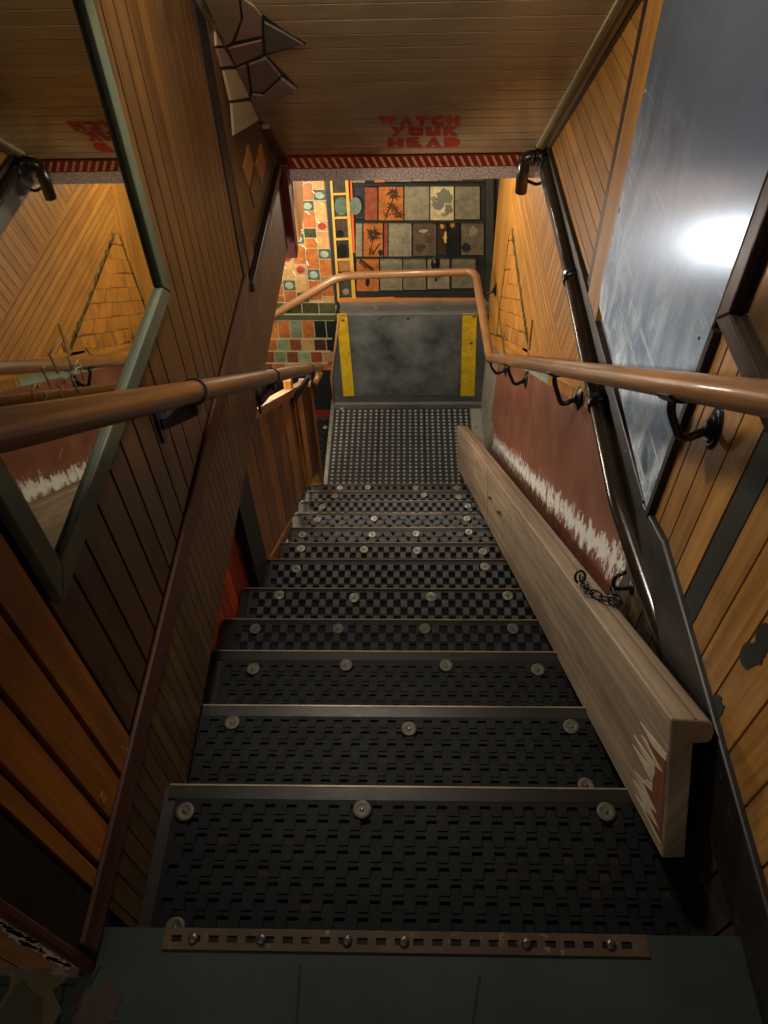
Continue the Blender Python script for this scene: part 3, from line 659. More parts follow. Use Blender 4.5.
mb = MB(); mb.box((-2.3, YF-.03, -2.88), (-.6, YF-.02, -2.74)); mb.build('red_line', M['redtrim'], bsf)

# lower landing floor
mb = MB(); mb.box((-.60, 3.59, -2.9), (XR, YF, LAND)); lf = struct(mb.build('floor', M['tread']))
mb = MB(); mb.box((.502, 3.64, LAND), (XR-.008, 4.63, LAND+.004)); mb.build('bare_edge', M['concrete'], lf)
mb = MB(); mb.box((-.605, 3.64, LAND-.05), (-.578, YF-.05, LAND+.006)); mb.build('metal_edge', M['washer'], lf)

# ================================================================== THINGS
# ---- staircase
sc = thing('staircase', 'dark wooden staircase going steeply down from the upper floor to the landing', 'stairs', (0, .34, -.2))
for k in range(1, 13):
    z = -.2*k; y0, y1 = NOSE[k-1], NOSE[k]; xl = XL if k == 1 else XB+.005
    mb = MB(); mb.box((xl, y0-.03, z-.045), (XR-.001, y1, z)); mb.build('tread', M['tread'], sc)
    mb = MB(); mb.box((XL+.001 if k < 3 else xl, y0-.03, z), (XR-.002, y0-.012, z+.155)); mb.build('riser', M['tread'], sc)
    ne = .028 if k < 4 else .012
    mb = MB(); mb.box((xl+.01, y1-ne, z), (XR-.01, y1+.001, z+.005), (.22, .2, .18)); mb.box((xl+.01, y1+.0005, z-.03), (XR-.01, y1+.0045, z+.0065), (5, 4.9, 4.6)); mb.build('nosing', M['nosing'], sc)  # bright lip tint paints a light glint along the step edge
mb = MB(); mb.box((XB+.005, NOSE[12]-.03, LAND), (XR-.002, NOSE[12]-.012, LAND+.155)); mb.build('riser', M['tread'], sc)

# ---- rubber mats
def pit_mat(x0, x1, y0, y1, z, th=.008, style='sq', pitch=.047, rp=.033, hole=.022, hd=.022, pads=True, pt=1.0, bt=None, mt=1.0):
    mb = MB(); zt = z+th; nrow = max(1, int((y1-y0)/rp)); off0 = (y1-y0-nrow*rp)/2
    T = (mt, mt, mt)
    def quad(a0, a1, b0, b1, zz, tn=None): tn = tn or T; mb.face([(a0, b0, zz), (a1, b0, zz), (a1, b1, zz), (a0, b1, zz)], tn)
    quad(x0, x1, y0, y0+off0, zt); quad(x0, x1, y1-off0, y1, zt); P = (pt, pt, pt)
    for r in range(nrow):
        ya = y0+off0+r*rp; yb = ya+rp; h0 = ya+(rp-hd)/2; h1 = h0+hd
        quad(x0, x1, ya, h0, zt); quad(x0, x1, h1, yb, zt)
        x = x0; s = x0+.014+(pitch/2 if r % 2 else 0)
        while s+hole < x1-.008:
            a, b = s, s+hole; zz = zt+.003
            if pads and a-x > .01 and x > x0:          # raised pad bridging to the next hole
                p, q, u, v = x+.002, a-.002, h0-.001, h1+.001
                quad(p, q, u, v, zz, P); mb.face([(p, v, zt), (p, v, zz), (q, v, zz), (q, v, zt)], P); mb.face([(p, u, zt), (q, u, zt), (q, u, zz), (p, u, zz)], P)
                mb.face([(p, u, zt), (p, u, zz), (p, v, zz), (p, v, zt)], P); mb.face([(q, u, zt), (q, v, zt), (q, v, zz), (q, u, zz)], P)
            quad(x, a, h0, h1, zt)
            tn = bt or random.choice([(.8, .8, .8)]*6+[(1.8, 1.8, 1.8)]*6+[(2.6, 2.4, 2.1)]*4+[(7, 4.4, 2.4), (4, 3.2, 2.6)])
            if style == 'tri':
                up = (int((s-x0)/pitch) % 2 == 0); m_ = (a+b)/2
                quad(a, b, h0, h1, z+.001, (.2, .2, .2))
                if up: mb.face([(a, h0, zt), (m_, h1, zt), (a, h1, zt)], P); mb.face([(b, h0, zt), (b, h1, zt), (m_, h1, zt)], P)
                else: mb.face([(a, h1, zt), (a, h0, zt), (m_, h0, zt)], P); mb.face([(b, h1, zt), (m_, h0, zt), (b, h0, zt)], P)
            else: quad(a, b, h0, h1, z+.001, tn)
            mb.face([(a, h0, zt), (b, h0, zt), (b, h0, z), (a, h0, z)]); mb.face([(a, h1, zt), (a, h1, z), (b, h1, z), (b, h1, zt)])
            mb.face([(a, h0, zt), (a, h0, z), (a, h1, z), (a, h1, zt)]); mb.face([(b, h0, zt), (b, h1, zt), (b, h1, z), (b, h0, z)])
            x = b; s += pitch
        quad(x, x1, h0, h1, zt)
    for q in (((x0, y0), (x1, y0)), ((x1, y0), (x1, y1)), ((x1, y1), (x0, y1)), ((x0, y1), (x0, y0))):
        (a, b), (c, d) = q; mb.face([(a, b, z), (c, d, z), (c, d, zt), (a, b, zt)])
    return mb
WASH = {1: [(185, 812), (362, 808), (606, 812), (175, 928)], 2: [(232, 722), (409, 729), (571, 727), (586, 786)], 3: [(253, 669), (346, 663), (446, 664), (538, 670)],
        4: [(255, 629), (338, 629), (425, 629), (513, 629)], 5: [(279, 595), (354, 598), (431, 597), (508, 596)], 6: [(296, 569), (485, 567)],
        7: [(301, 549), (364, 550), (417, 551), (483, 552)], 8: [(302, 535), (372, 535), (416, 534), (469, 530)], 9: [(317, 520), (374, 519), (467, 519)],
        10: [(322, 507), (468, 506)], 11: [(335, 496), (424, 495), (459, 497)], 12: [(340, 488), (368, 486), (416, 488), (457, 488)]}
ordn = ['', 'topmost', 'second', 'third', 'fourth', 'fifth', 'sixth', 'seventh', 'eighth', 'ninth', 'tenth', 'eleventh', 'bottom']
xls = [0, -.512, -.557, -.572, -.615, -.62, -.60, -.60, -.60, -.60, -.60, -.61, -.61]
for k in range(1, 13):
    z = -.2*k
    lab = f'black rubber mat with square holes screwed on the {ordn[k]} step from the top' if k not in (1, 8, 9, 12) else {
        1: 'black rubber mat on the topmost step, right below the perforated metal strip',
        8: 'black rubber mat with triangular holes on the eighth step from the top', 9: 'black rubber mat with triangular holes on the ninth step from the top',
        12: 'black rubber mat on the bottom step, just above the studded landing mat'}[k]
    root = thing('stair_mat', lab, 'mat', (0, (NOSE[k-1]+NOSE[k])/2, z), 'rubber mats on the steps')
    big_ = k >= 4; ne = .030 if k < 4 else .014
    mb = pit_mat(xls[k], .555, NOSE[k-1]+.002, NOSE[k]-ne, z+.0005, style='tri' if k in (8, 9) else 'sq', hole=.026 if big_ else .022, hd=.029 if big_ else .021, rp=.036 if big_ else .032, pitch=.053 if big_ else .047, pt=[0, 1.3, 1.3, 1.5, 7, 20, 28, 32, 36, 38, 38, 36, 26][k], mt=[0, 1, 1, 1, 2.2, 7, 10, 12, 14, 17, 17, 16, 12][k], bt=(.15, .15, .15) if big_ else None)  # tints rise down the flight, painting in glints of light from the landing
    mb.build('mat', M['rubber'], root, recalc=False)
    for px, py in WASH[k]:
        c = az(px, py, z+.012); r = .021
        c.y = min(c.y, NOSE[k]-ne-.021)
        mb = MB(); mb.lathe((c.x, c.y, z+.0125), (0, 0, 1), [(r, 0), (r, .002), (r*.86, .0032), (r*.55, .0030), (r*.4, .0022)], 18); w = mb.build('washer', M['washer_shaded'] if k <= 4 else M['washer'], root)
        mb = MB(); mb.lathe((c.x, c.y, z+.0140), (0, 0, 1), [(r*.22, 0), (r*.22, .002), (r*.1, .003)], 10); s = mb.build('screw', M['screw']); s.parent = w
# landing mat with studs
root = thing('landing_mat', 'large black studded rubber mat lying flat on the lower landing', 'mat', (0, 4.2, LAND))
x0, x1, y0, y1 = -.575, .50, 3.63, 4.625
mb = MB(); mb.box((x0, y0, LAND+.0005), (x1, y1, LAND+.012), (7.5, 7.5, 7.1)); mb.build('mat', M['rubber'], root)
mb = MB(); nx, ny = 24, 25
for i in range(nx):
    for j in range(ny):
        if i % 10 == 9 and False: continue
        cx = x0+.03+(x1-x0-.06)*i/(nx-1); cy = y0+.03+(y1-y0-.06)*j/(ny-1)
        mb.lathe((cx, cy, LAND+.012), (0, 0, 1), [(.0115, 0), (.010, .006), (.004, .007)], 7, tint=(80, 80, 75))  # very pale tint paints white highlights onto the rubber studs
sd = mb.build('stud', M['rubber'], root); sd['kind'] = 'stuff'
mb = MB()
for t_ in (1/3, 2/3): 
    mb.box((x0+(x1-x0)*t_-.003, y0, LAND+.012), (x0+(x1-x0)*t_+.003, y1, LAND+.0125), (1, 1, 1)); mb.box((x0, y0+(y1-y0)*t_-.003, LAND+.012), (x1, y0+(y1-y0)*t_+.003, LAND+.0125), (.3, .3, .3))
mb.build('seam', M['rubber'], root)
for px, py in ((342, 408), (462, 404)):
    c = az(px, py, LAND+.019); mb = MB(); mb.lathe((c.x, c.y, LAND+.0125), (0, 0, 1), [(.02, 0), (.02, .006), (.015, .008)], 16); mb.build('washer', M['washer'], root)
# lower flight turning left
lowst = thing('lower_staircase', 'lower flight of steps turning left off the landing behind the balustrade', 'stairs', (-.7, 4.2, -2.8))
for k in range(5):
    z = -2.8-.2*k; mb = MB(); mb.box((-.875-.27*k, 3.70, z-.1), (-.60-.27*k, YF-.035, z)); mb.build('tread', M['tread'], lowst)
    mb = MB(); mb.box((-.62-.27*k+.001, 3.70, z), (-.602-.27*k, YF-.035, z+.1)); mb.build('riser', M['tread'], lowst)
root = thing('stair_mat', 'grey rubber mat on the first step left of the landing, beside the end post', 'mat', (-.73, 4.2, -2.8), 'rubber mats on the steps')
mb = pit_mat(-.87, -.615, 3.74, 4.72, -2.7985, rp=.036, pt=4); mb.build('mat', M['rubber'], root, recalc=False)
c = az(325, 427, -2.787); mb = MB(); mb.lathe((c.x, c.y, -2.789), (0, 0, 1), [(.02, 0), (.02, .004), (.01, .006)], 16); mb.build('washer', M['washer'], root)

# ---- perforated metal strip on the top edge
a = az(167, 940, .004); b = az(645, 945, .004)
root = thing('perforated_strip', 'rusty perforated metal strip screwed along the edge of the top floor', 'strip', (0, a.y, 0))
mb = pit_mat(-.425, .415, .292, .326, .0003, th=.004, pitch=.0325, rp=.034, hole=.018, hd=.011, pads=False, bt=(.08, .08, .08))
mb.build('strip', M['strip'], root, recalc=False)
mb = MB(); mb.box((-.424, .293, .0001), (.414, .325, .0009), (.2, .2, .2)); mb.build('strip_backing', M['rubber'], root)
for px in (192, 261, 347, 404, 527, 611):
    c = az(px, 944, .006); mb = MB(); mb.lathe((c.x, .309, .0045), (0, 0, 1), [(.0095, 0), (.008, .004), (.004, .0055)], 12); mb.build('screw', M['screw'], root)

# ---- handrails
def fillet(P, r, n=7):
    P = [Vector(p) for p in P]; out = [P[0]]
    for i in range(1, len(P)-1):
        a = (P[i-1]-P[i]); b = (P[i+1]-P[i]); rr = min(r, a.length*.45, b.length*.45)
        p0 = P[i]+a.normalized()*rr; p1 = P[i]+b.normalized()*rr
        for k in range(n+1):
            t = k/n; out.append(p0*(1-t)**2+P[i]*2*t*(1-t)+p1*t*t)
    out.append(P[-1]); return out
def densify(P, s=.12):
    out = []
    for a, b in zip(P, P[1:]):
        n = max(1, int((b-a).length/s)); out += [a.lerp(b, k/n) for k in range(n)]
    return out+[P[-1]]
def saddle_bracket(root, rail_c, rail_dir, wall_pt, wn, rr, mat, plate='rosette'):
    rail_c = Vector(rail_c); wall_pt = Vector(wall_pt); wn = Vector(wn); d = Vector(rail_dir).normalized()
    under = rail_c-Vector((0, 0, rr+.004))
    mb = MB()
    if plate == 'rosette':
        mb.lathe(wall_pt-wn*.001, wn, [(.030, 0), (.030, .006), (.024, .010), (.022, .009), (.017, .015), (.015, .013), (.010, .022), (.004, .024)], 20, sy=1.7)
    else:
        mb.prism([wall_pt+Vector((0, s*.016, t)) for s, t in ((-1, -.045), (-.5, -.055), (.5, -.055), (1, -.045), (1, .045), (.5, .055), (-.5, .055), (-1, .045))], wn*.006)
    ro = mb.build('wall_plate', mat, root, bevel=.001)
    mb = MB(); p0 = wall_pt+wn*.008
    path = fillet([p0, p0+wn*.05+Vector((0, 0, -.035)), under+Vector((0, 0, -.035))-wn*.006, under+Vector((0, 0, -.002))], .035, 6)
    mb.tube(path, .0085, 10); mb.build('bracket_arm', mat, root)
    mb = MB(); sd = d.cross(Vector((0, 0, 1))).normalized(); up = sd.cross(d); pts = []
    for k in range(9):
        t = math.pi*(1.18+.64*k/8); pts.append((math.cos(t), math.sin(t)))
    prof = [rail_c+sd*c*(rr+.0005)+up*s*(rr+.0005) for c, s in pts]+[rail_c+sd*c*(rr+.005)+up*s*(rr+.005) for c, s in reversed(pts)]
    mb.prism([p-d*.035 for p in prof], d*.07); mb.build('saddle', mat, root)
RR = .026
xr_ = .49
railR = [(xr_, -.15, 1.52), (xr_, 3.65, -1.335), (.458, 4.57, -1.335), (-.444, 4.57, -1.36), (-.95, 4.57, -1.675), (-1.5, 4.57, -2.02)]
hr = thing('handrail', 'round wooden handrail on the right wall that bends across the end of the landing', 'handrail', (xr_, 2, -.1))
mb = MB(); mb.tube(densify(fillet(railR, .07)), RR, 16); mb.build('rail', M['rail'], hr)
dirR = Vector((0, 3.8, -2.855)).normalized()
def rail_at(A, B, y): A = Vector(A); B = Vector(B); return A.lerp(B, (y-A.y)/(B.y-A.y))
for px, py in ((716, 428), (580, 398), (527, 380)):
    w = ax(px, py, XR-.008); saddle_bracket(hr, rail_at(railR[0], railR[1], w.y), dirR, w, (-1, 0, 0), RR, M['iron'])
w = Vector((XR-.006, 3.62, -1.40)); saddle_bracket(hr, rail_at(railR[0], railR[1], 3.60), dirR, w, (-1, 0, 0), RR, M['iron'])
w = Vector((.20, YF-.016, -1.40)); saddle_bracket(hr, (.20, 4.57, -1.345), (1, 0, 0), w, (0, -1, 0), RR, M['iron'])
w = Vector((XR-.006, 4.45, -1.40)); saddle_bracket(hr, (.463, 4.45, -1.335), (0, 1, 0), w, (-1, 0, 0), RR, M['iron'])

railL = [(-.455, -.2, 1.545), (-.462, .64, .905), (-.535, 3.77, -1.49)]
hl = thing('handrail', 'round wooden handrail on the left side, running over the slatted balustrade', 'handrail', (-.48, 1.8, 0))
mb = MB(); mb.tube(densify([Vector(p) for p in railL]), RR, 16); mb.build('rail', M['rail_left'], hl)
mb = MB(); mb.tube([Vector(railL[2])-Vector((0, .16, -.122))*.0+Vector((-.0, -.02, -.028)), Vector(railL[2])+Vector((-.04, -.05, -.12))], .02, 12); mb.build('rail_return', M['rail_left'], hl)
dirL = (Vector(railL[2])-Vector(railL[1])).normalized()
def strap(root, y, wall_pt, mat, plate='plate'):
    c = rail_at(railL[1], railL[2], y)
    sd = dirL.cross(Vector((0, 0, 1))).normalized(); up = sd.cross(dirL)
    mb = MB(); wd = .006; P0, P1 = [], []
    A = [i*2*math.pi/22 for i in range(22)]
    for i in range(22):
        a0, a1 = A[i], A[(i+1) % 22]
        q = [c+sd*math.cos(a)*r+up*math.sin(a)*r for a, r in ((a0, RR+.0005), (a1, RR+.0005), (a1, RR+.005), (a0, RR+.005))]
        mb.prism([p-dirL*wd for p in q], dirL*wd*2)
    mb.build('strap', mat, root)
    wall_pt = Vector(wall_pt); mb = MB()
    mb.prism([wall_pt+Vector((0, s*.013, t)) for s, t in ((-1, -.045), (0, -.058), (1, -.045), (1, .045), (0, .058), (-1, .045))], (.007, 0, 0))
    mb.build('wall_plate', mat, root)
    mb = MB(); e = c-up*(RR+.012)+sd*.0
    mb.bar(wall_pt+Vector((.006, 0, 0)), e, .018, .026, up=(0, .3, 1)); mb.bar(e-dirL*.02, e+dirL*.02, .02, .02); mb.build('bracket_arm', mat, root)
w = ax(158, 424, XL); strap(hl, w.y+.10, w, M['iron_blue'])
w = ax(258, 402, XL); strap(hl, w.y+.12, w, M['iron'])
strap(hl, 3.28, (-.612, 3.15, -1.22), M['iron'])

# ---- black pipe rail along the right ledge, with elbow at the header
root = thing('pipe_rail', 'dark brown metal pipe along the right ledge with an elbow hanging at the header', 'pipe', (.56, 2.3, .06))
xp = XR-.046
P = fillet([(xp, .9, -.005), (xp, 3.22, .022), ], .05)
e0 = ay(546, 156, 3.22); e1 = ay(524, 157, 3.22); e2 = ay(521, 192, 3.22)
P = fillet([(XR+.004, .86, -.05), (xp, 1.34, -.018), (e0.x, 3.22, e0.z), (e1.x, 3.22, e1.z), (e2.x, 3.22, e2.z)], .035, 7)
P = densify(P, .1); mb = MB(); mb.tube(P, .026, 16); mb.build('pipe', M['pipe'], root)
mb = MB(); mb.tube([(e2.x, 3.22, e2.z+.004), (e2.x, 3.22, e2.z-.003)], .024, 16); mb.tube([(e2.x, 3.22, e2.z-.004), (e2.x, 3.22, e2.z-.0045)], .017, 16, tint=(.2, .2, .2)); mb.build('pipe_end', M['iron'], root)
for y in (3.16, 2.35, 1.72):
    Q0 = (xp, 1.34, -.018); c = rail_at(Q0, (e0.x, 3.22, e0.z), y); dd = (Vector((e0.x, 3.22, e0.z))-Vector(Q0)).normalized()
    mb = MB(); mb.tube([c-dd*.018, c+dd*.018], .031, 16); mb.build('collar', M['iron'], root)
mb = MB(); mb.tube([(e1.x+.03, 3.22, e1.z), (e1.x+.045, 3.22, e1.z)], .028, 16); mb.build('collar', M['iron'], root)
mb = MB(); mb.tube(fillet([(e2.x, 3.22, e2.z+.06), (XR-.04, 3.24, e2.z+.02), (XR, 3.24, e2.z+.04)], .02), .007, 8); mb.build('stay', M['iron'], root)

# ---- framed mirrors
def mirror(root, pl, y0, y1, z0, z1, fw, ft, fmat, h0=.001, gm=None):
    bars = [((y0, z0), (y1, z0), (y1-fw, z0+fw), (y0+fw, z0+fw)), ((y1, z0), (y1, z1), (y1-fw, z1-fw), (y1-fw, z0+fw)),
            ((y1, z1), (y0, z1), (y0+fw, z1-fw), (y1-fw, z1-fw)), ((y0, z1), (y0, z0), (y0+fw, z0+fw), (y0+fw, z1-fw))]
    for i, q in enumerate(bars):
        mb = MB(); al = pl.u if i % 2 == 0 else pl.v; mb.prism([pl.p(*p, h0) for p in q], pl.n*ft, W, al)
        # inner lip
        mb.build('frame_bar', fmat, root, bevel=.004)
    mb = MB(); mb.prism([pl.p(*p, h0+.001) for p in ((y0+fw-.004, z0+fw-.004), (y1-fw+.004, z0+fw-.004), (y1-fw+.004, z1-fw+.004), (y0+fw-.004, z1-fw+.004))], pl.n*.006)
    return mb.build('mirror_glass', gm or M['mirror'], root)
ml = thing('framed_mirror', 'large mirror in a worn green frame on the left wall above the handrail', 'mirror', (XL, 1.06, .535))
mirror(ml, PL, .650, 1.478, .535, 1.60, .045, .018, M['greenframe'])
mb = MB()
STR = [[(40, 388), (36, 384), (33, 390), (34, 398), (37, 403)], [(45, 366), (43, 369), (47, 377), (52, 388)], [(50, 354), (56, 366), (59, 374)], [(50, 355), (57, 345), (62, 340)], [(63, 343), (66, 352)],
       [(46, 392), (47, 397), (45, 400)], [(58, 385), (63, 389), (60, 394), (64, 397)], [(64, 380), (68, 376), (65, 384)], [(72, 377), (76, 386), (79, 393)], [(72, 377), (77, 368), (82, 366)], [(80, 364), (84, 376), (84, 380)],
       [(86, 347), (90, 353), (94, 355)], [(74, 366), (78, 360)], [(70, 358), (72, 368)]]
for s_ in STR: mb.tube([ax(px, py, XL+.0092) for px, py in s_], .0008, 5)
mb.build('scratched_script', paint('scratch_white', col(196, 172, 130), .7), ml, label='pale scratched handwriting on the mirror')
mr_ = thing('framed_mirror', 'mirror in a dark wooden frame on the right wall beside the acrylic sheet', 'mirror', (XR, .8, .61))
mirror(mr_, PR, .25, 1.163, .677, 1.55, .042, .024, M['darkframe'], .028, M['mirror_dark'])

# ---- scratched acrylic sheet
ac = thing('acrylic_sheet', 'hazy scratched acrylic sheet fixed to the right wall above the pipe', 'panel', (XR, 1.6, .1))
mb = MB(); mb.prism([PR.p(*p, .0205) for p in ((1.222, .10), (1.975, .155), (2.0, .2), (2.0, 1.03), (1.38, 1.54), (1.222, 1.54))], PR.n*.005); mb.build('sheet', M['acrylic'], ac)
mb = MB(); mb.box((XR-.0265, 1.205, .085), (XR, 1.222, .62)); mb.build('edge_strip', M['black'], ac)
for y, z in ((1.985, .75), (1.985, .45), (1.26, .57)):
    mb = MB(); mb.lathe(PR.p(y, z, .0255), (-1, 0, 0), [(.007, 0), (.006, .002), (.002, .003)], 12); mb.build('screw', M['washer'], ac)

# ---- red kick panel on the right wall
mb = MB(); rp_ = [(1.60, redtop(1.60)+.02), (1.25, -.10), (1.1, -.10), (1.1, -.8), (3.9, -2.75), (4.02, -2.45), (3.98, redtop(3.98)+.08)]
mb.prism([PR.p(*p, .001) for p in rp_], PR.n*.009)
tag(mb.build('wall_panel', M['redpanel']), 'red-brown painted panel with a white scraped band on the right wall behind the plank', 'panel')

# ---- leaning heavy plank
A0 = Vector((.494, .474, -.080)); B0 = Vector((.362, 3.84, -2.455))
Ld = (B0-A0).normalized(); Wd = Ld.cross(Vector((0, 0, 1))).normalized(); Ud = Wd.cross(Ld)
prof = [(0, .004), (.045, .004), (.045, .250), (.070, .250), (.079, .256), (.083, .272), (.079, .288), (.070, .296), (.046, .299), (.0, .303)]
root = thing('plank', 'heavy weathered wooden plank with a rounded lip lying along the right side of the steps', 'plank', A0)
mb = MB(); mb.prism([A0+Wd*w+Ud*u for w, u in prof], (B0-A0), W, Ld); mb.build('board', M['plank'], root, bevel=.004)
mb = MB(); mb.prism([A0+Wd*w+Ud*.3005+Ld*.002 for w in (.0445, .0475)]+[A0+Wd*w+Ud*.3015+Ld*.002 for w in (.0475, .0445)], (B0-A0)*.998, (.5, .45, .4), Ld); mb.build('joint_line', M['plank'], root)
mb = MB()
def onface(a, u, h=.0008): return A0+Ld*a+Ud*u-Wd*h
rr_ = random.Random(5); edge = [(.006, .03)]+[((.05 if k % 2 else .13)+rr_.uniform(-.03, .07), .035+k*.0125) for k in range(15)]+[(.006, .225)]
mb.prism([onface(*e) for e in edge], -Wd*.0012, col(206, 186, 160)); 
edge2 = [(.006, .04)]+[((.03 if k % 2 else .07)+rr_.uniform(-.02, .05), .045+k*.0125) for k in range(13)]+[(.006, .212)]
mb.prism([onface(*e, .0021) for e in edge2], -Wd*.0012, col(122, 64, 38)); mb.build('chipped_paint', M['stone'], root)
mb = MB()
for a in (2.05, 2.35): mb.prism([onface(a, .17), onface(a+.14, .15), onface(a+.14, .16), onface(a+.02, .185)], -Wd*.001, col(60, 44, 30))
mb.prism([onface(2.5, .303, .0), onface(2.506, .303, .0), onface(2.506, .02, .0), onface(2.5, .02, .0)], -Wd*.0008, col(60, 44, 30)); mb.build('crack', M['tinted'], root)

# ---- chain and wall hook
ht = ax(632, 588, XR-.011)
mb = MB(); mb.lathe(ht, (-1, 0, 0), [(.02, 0), (.018, .005), (.008, .008)], 14)
mb.tube(fillet([ht, ht+Vector((-.05, 0, -.005)), ht+Vector((-.055, 0, .05)), ht+Vector((-.03, .0, .07))], .02), .0055, 10)
tag(mb.build('wall_hook', M['iron']), 'black iron hook on the red panel holding the end of the chain', 'hook')
top = lambda a, w, h=.0: A0+Ld*a+Wd*w+Ud*(.303+h)
def on_top(px, py):
    d = ray(px, py); o = A0+Ud*.303; t = (o-CAM).dot(Ud)/d.dot(Ud); return CAM+d*t
c0 = on_top(580, 583); c1 = on_top(588, 596); c2 = on_top(618, 607)
hk = ht+Vector((-.052, 0, -.006))
pts = [c0+Ud*.016, c1+Ud*.014, c1.lerp(c2, .5)+Ud*.010, c2+Ud*.012, hk]
ch = thing('chain', 'short black chain lying across the top of the plank, hooked to the wall', 'chain', c1)
path = densify([Vector(p) for p in pts], .001); n = 9; tot = len(path)
def link(c, d, up, L, w, r):
    mb = MB(); sd = d.cross(up).normalized(); pp = []
    for k in range(17):
        t = 2*math.pi*k/16; x = math.cos(t)*w; y = math.sin(t)*w
        pp.append(c+sd*x+d*(y+(L/2-w)*(1 if math.sin(t) > 0.01 else (-1 if math.sin(t) < -.01 else 0))))
    mb.tube(pp, r, 8, cap=False); return mb
for k in range(n):
    i = min(tot-2, int(tot*(k+.5)/n)); c = path[i]; d = (path[min(tot-1, i+8)]-path[max(0, i-8)]).normalized()
    up = Ud if k % 2 else d.cross(Ud).normalized(); link(c, d, up, (sum((path[j+1]-path[j]).length for j in range(tot-1))/n)*1.35, .011, .0032).build('link', M['iron'], ch)
mb = MB(); mb.tube([c0+Ud*(.018+.018*math.sin(t))+Wd*.014*math.cos(t) for t in [i*math.pi/8 for i in range(17)]], .004, 8, cap=False); mb.build('staple_ring', M['iron'], ch)

# ---- kick board at the end of the landing
root = thing('kick_board', 'dark grey scuffed board with yellow side bands across the end of the landing', 'board', (0, 4.7, LAND))
yk = 4.66
mb = MB(); mb.prism([(-.575, yk, LAND), (.596, yk, LAND), (.590, yk, -1.735), (-.48, yk, -1.735), (-.53, yk, -2.05), (-.575, yk, -2.3)], (0, YF-yk-.002, 0)); mb.build('board', M['kick'], root, bevel=.006)
mb = MB(); mb.prism([ay(px, py, yk-.0005) for px, py in ((348.5, 316), (462.5, 315), (460, 395), (355.5, 395.5))], (0, -.003, 0)); mb.build('dark_sheet', M['sheet'], root)
mb = MB(); mb.prism([(-.478, yk-.005, -1.737), (.590, yk-.005, -1.737), (.590, YF-.003, -1.706), (-.478, YF-.003, -1.706), ], (0, 0, .007)); mb.build('ledge_cap', M['kicktop'], root)
for xs in ((337, 347.5, 343.5, 354.5), (463, 477.5, 460.5, 474.5)):
    mb = MB(); a, b, c, d = ay(xs[0]-.5, 313.5, yk-.001), ay(xs[1]-.5, 313.5, yk-.001), ay(xs[3], 396, yk-.001), ay(xs[2], 396, yk-.001); mb.prism([a, b, c, d], (0, -.002, 0)); mb.build('yellow_band', M['yellow'], root)
for px, py in ((343, 320), (474, 316), (379, 318), (408, 318), (471, 343)):
    c = ay(px, py, yk-.003); mb = MB(); mb.lathe(c, (0, -1, 0), [(.012, 0), (.010, .005), (.004, .007)], 12); mb.build('bolt', M['screw'], root)
mb = MB(); mb.box((-.575, yk-.03, LAND), (.594, yk, LAND+.05)); mb.build('foot_strip', M['kicktop'], root)
mb = MB(); mb.tube([(-.485, yk-.003, -1.75), (-.535, yk-.003, -2.05), (-.578, yk-.003, -2.3), (-.576, yk-.003, -2.55)], .009, 8); mb.build('worn_edge', paint('worn_orange_edge', col(150, 104, 66), .6, wear=.58, wearc=col(80, 100, 110)), root)

# ---- slatted balustrade on the left
xb = -.62
root = thing('balustrade', 'low wooden board balustrade on the left, open to the lower flight', 'balustrade', (xb, 2.9, -2.4))
topz = lambda y: -.545-(y-2.306)*.715
botz = lambda y: -1.36-(y-2.2)*.68
PBal = Plane((xb, 0, 0), (0, 1, 0), (0, 0, 1), (1, 0, 0))
bys = [2.06, 2.24, 2.42, 2.56, 2.72, 2.86, 3.02, 3.20, 3.36, 3.54, 3.66]
tn_ = [(.62, .52, .42), (.5, .40, .30), (.72, .62, .50), (.34, .29, .24), (.55, .48, .40), (.8, .72, .5), (.42, .36, .30), (1.05, .92, .52), (.40, .34, .28), (.3, .26, .22)]
for i in range(len(bys)-1):
    g = .006 if i not in (1, 3) else .009; a, b = bys[i]+g, bys[i+1]-g; dpt = [.0, -.012, .006, -.016, .004, .011, -.012, .024, -.014, .005][i]
    b0, b1 = (botz(a)+.03, botz(b)+.03)
    if i in (5, 6, 7): b0 += .05; b1 += .05
    mb = MB(); mb.prism([PBal.p(a, topz(a)-.035), PBal.p(b, topz(b)-.035), PBal.p(b, b1), PBal.p(a, b0)], PBal.n*dpt+PBal.n*-.012 if dpt < .01 else PBal.n*dpt, tn_[i], (0, 0, 1)); mb.build('board', M['bal'], root)
mb = MB(); mb.bar((xb-.005, 2.30, topz(2.30)-.02), (xb-.005, 3.68, topz(3.68)-.02), .05, .04, tint=(.9, .85, .8)); mb.build('top_rail', M['bal'], root)
mb = MB(); mb.bar((xb+.004, 2.1, botz(2.1)+.02), (xb+.004, 2.62, botz(2.62)+.02), .02, .05, tint=(.6, .55, .5)); mb.build('stringer', M['bal'], root)
mb = MB(); mb.box((xb-.05, 3.66, -2.86), (xb+.03, 3.75, -1.56), (.7, .58, .46)); mb.build('end_post', M['bal'], root, bevel=.004)
mb = MB(); mb.box((xb-.03, 3.16, -1.6), (xb+.01, 3.22, -1.10), (1.1, .95, .7)); mb.build('rail_post', M['bal'], root)
mb = MB(); mb.box((xb-.03, 1.86, -1.62), (xb+.004, 2.055, -.37)); mb.build('black_post', M['black'], root)

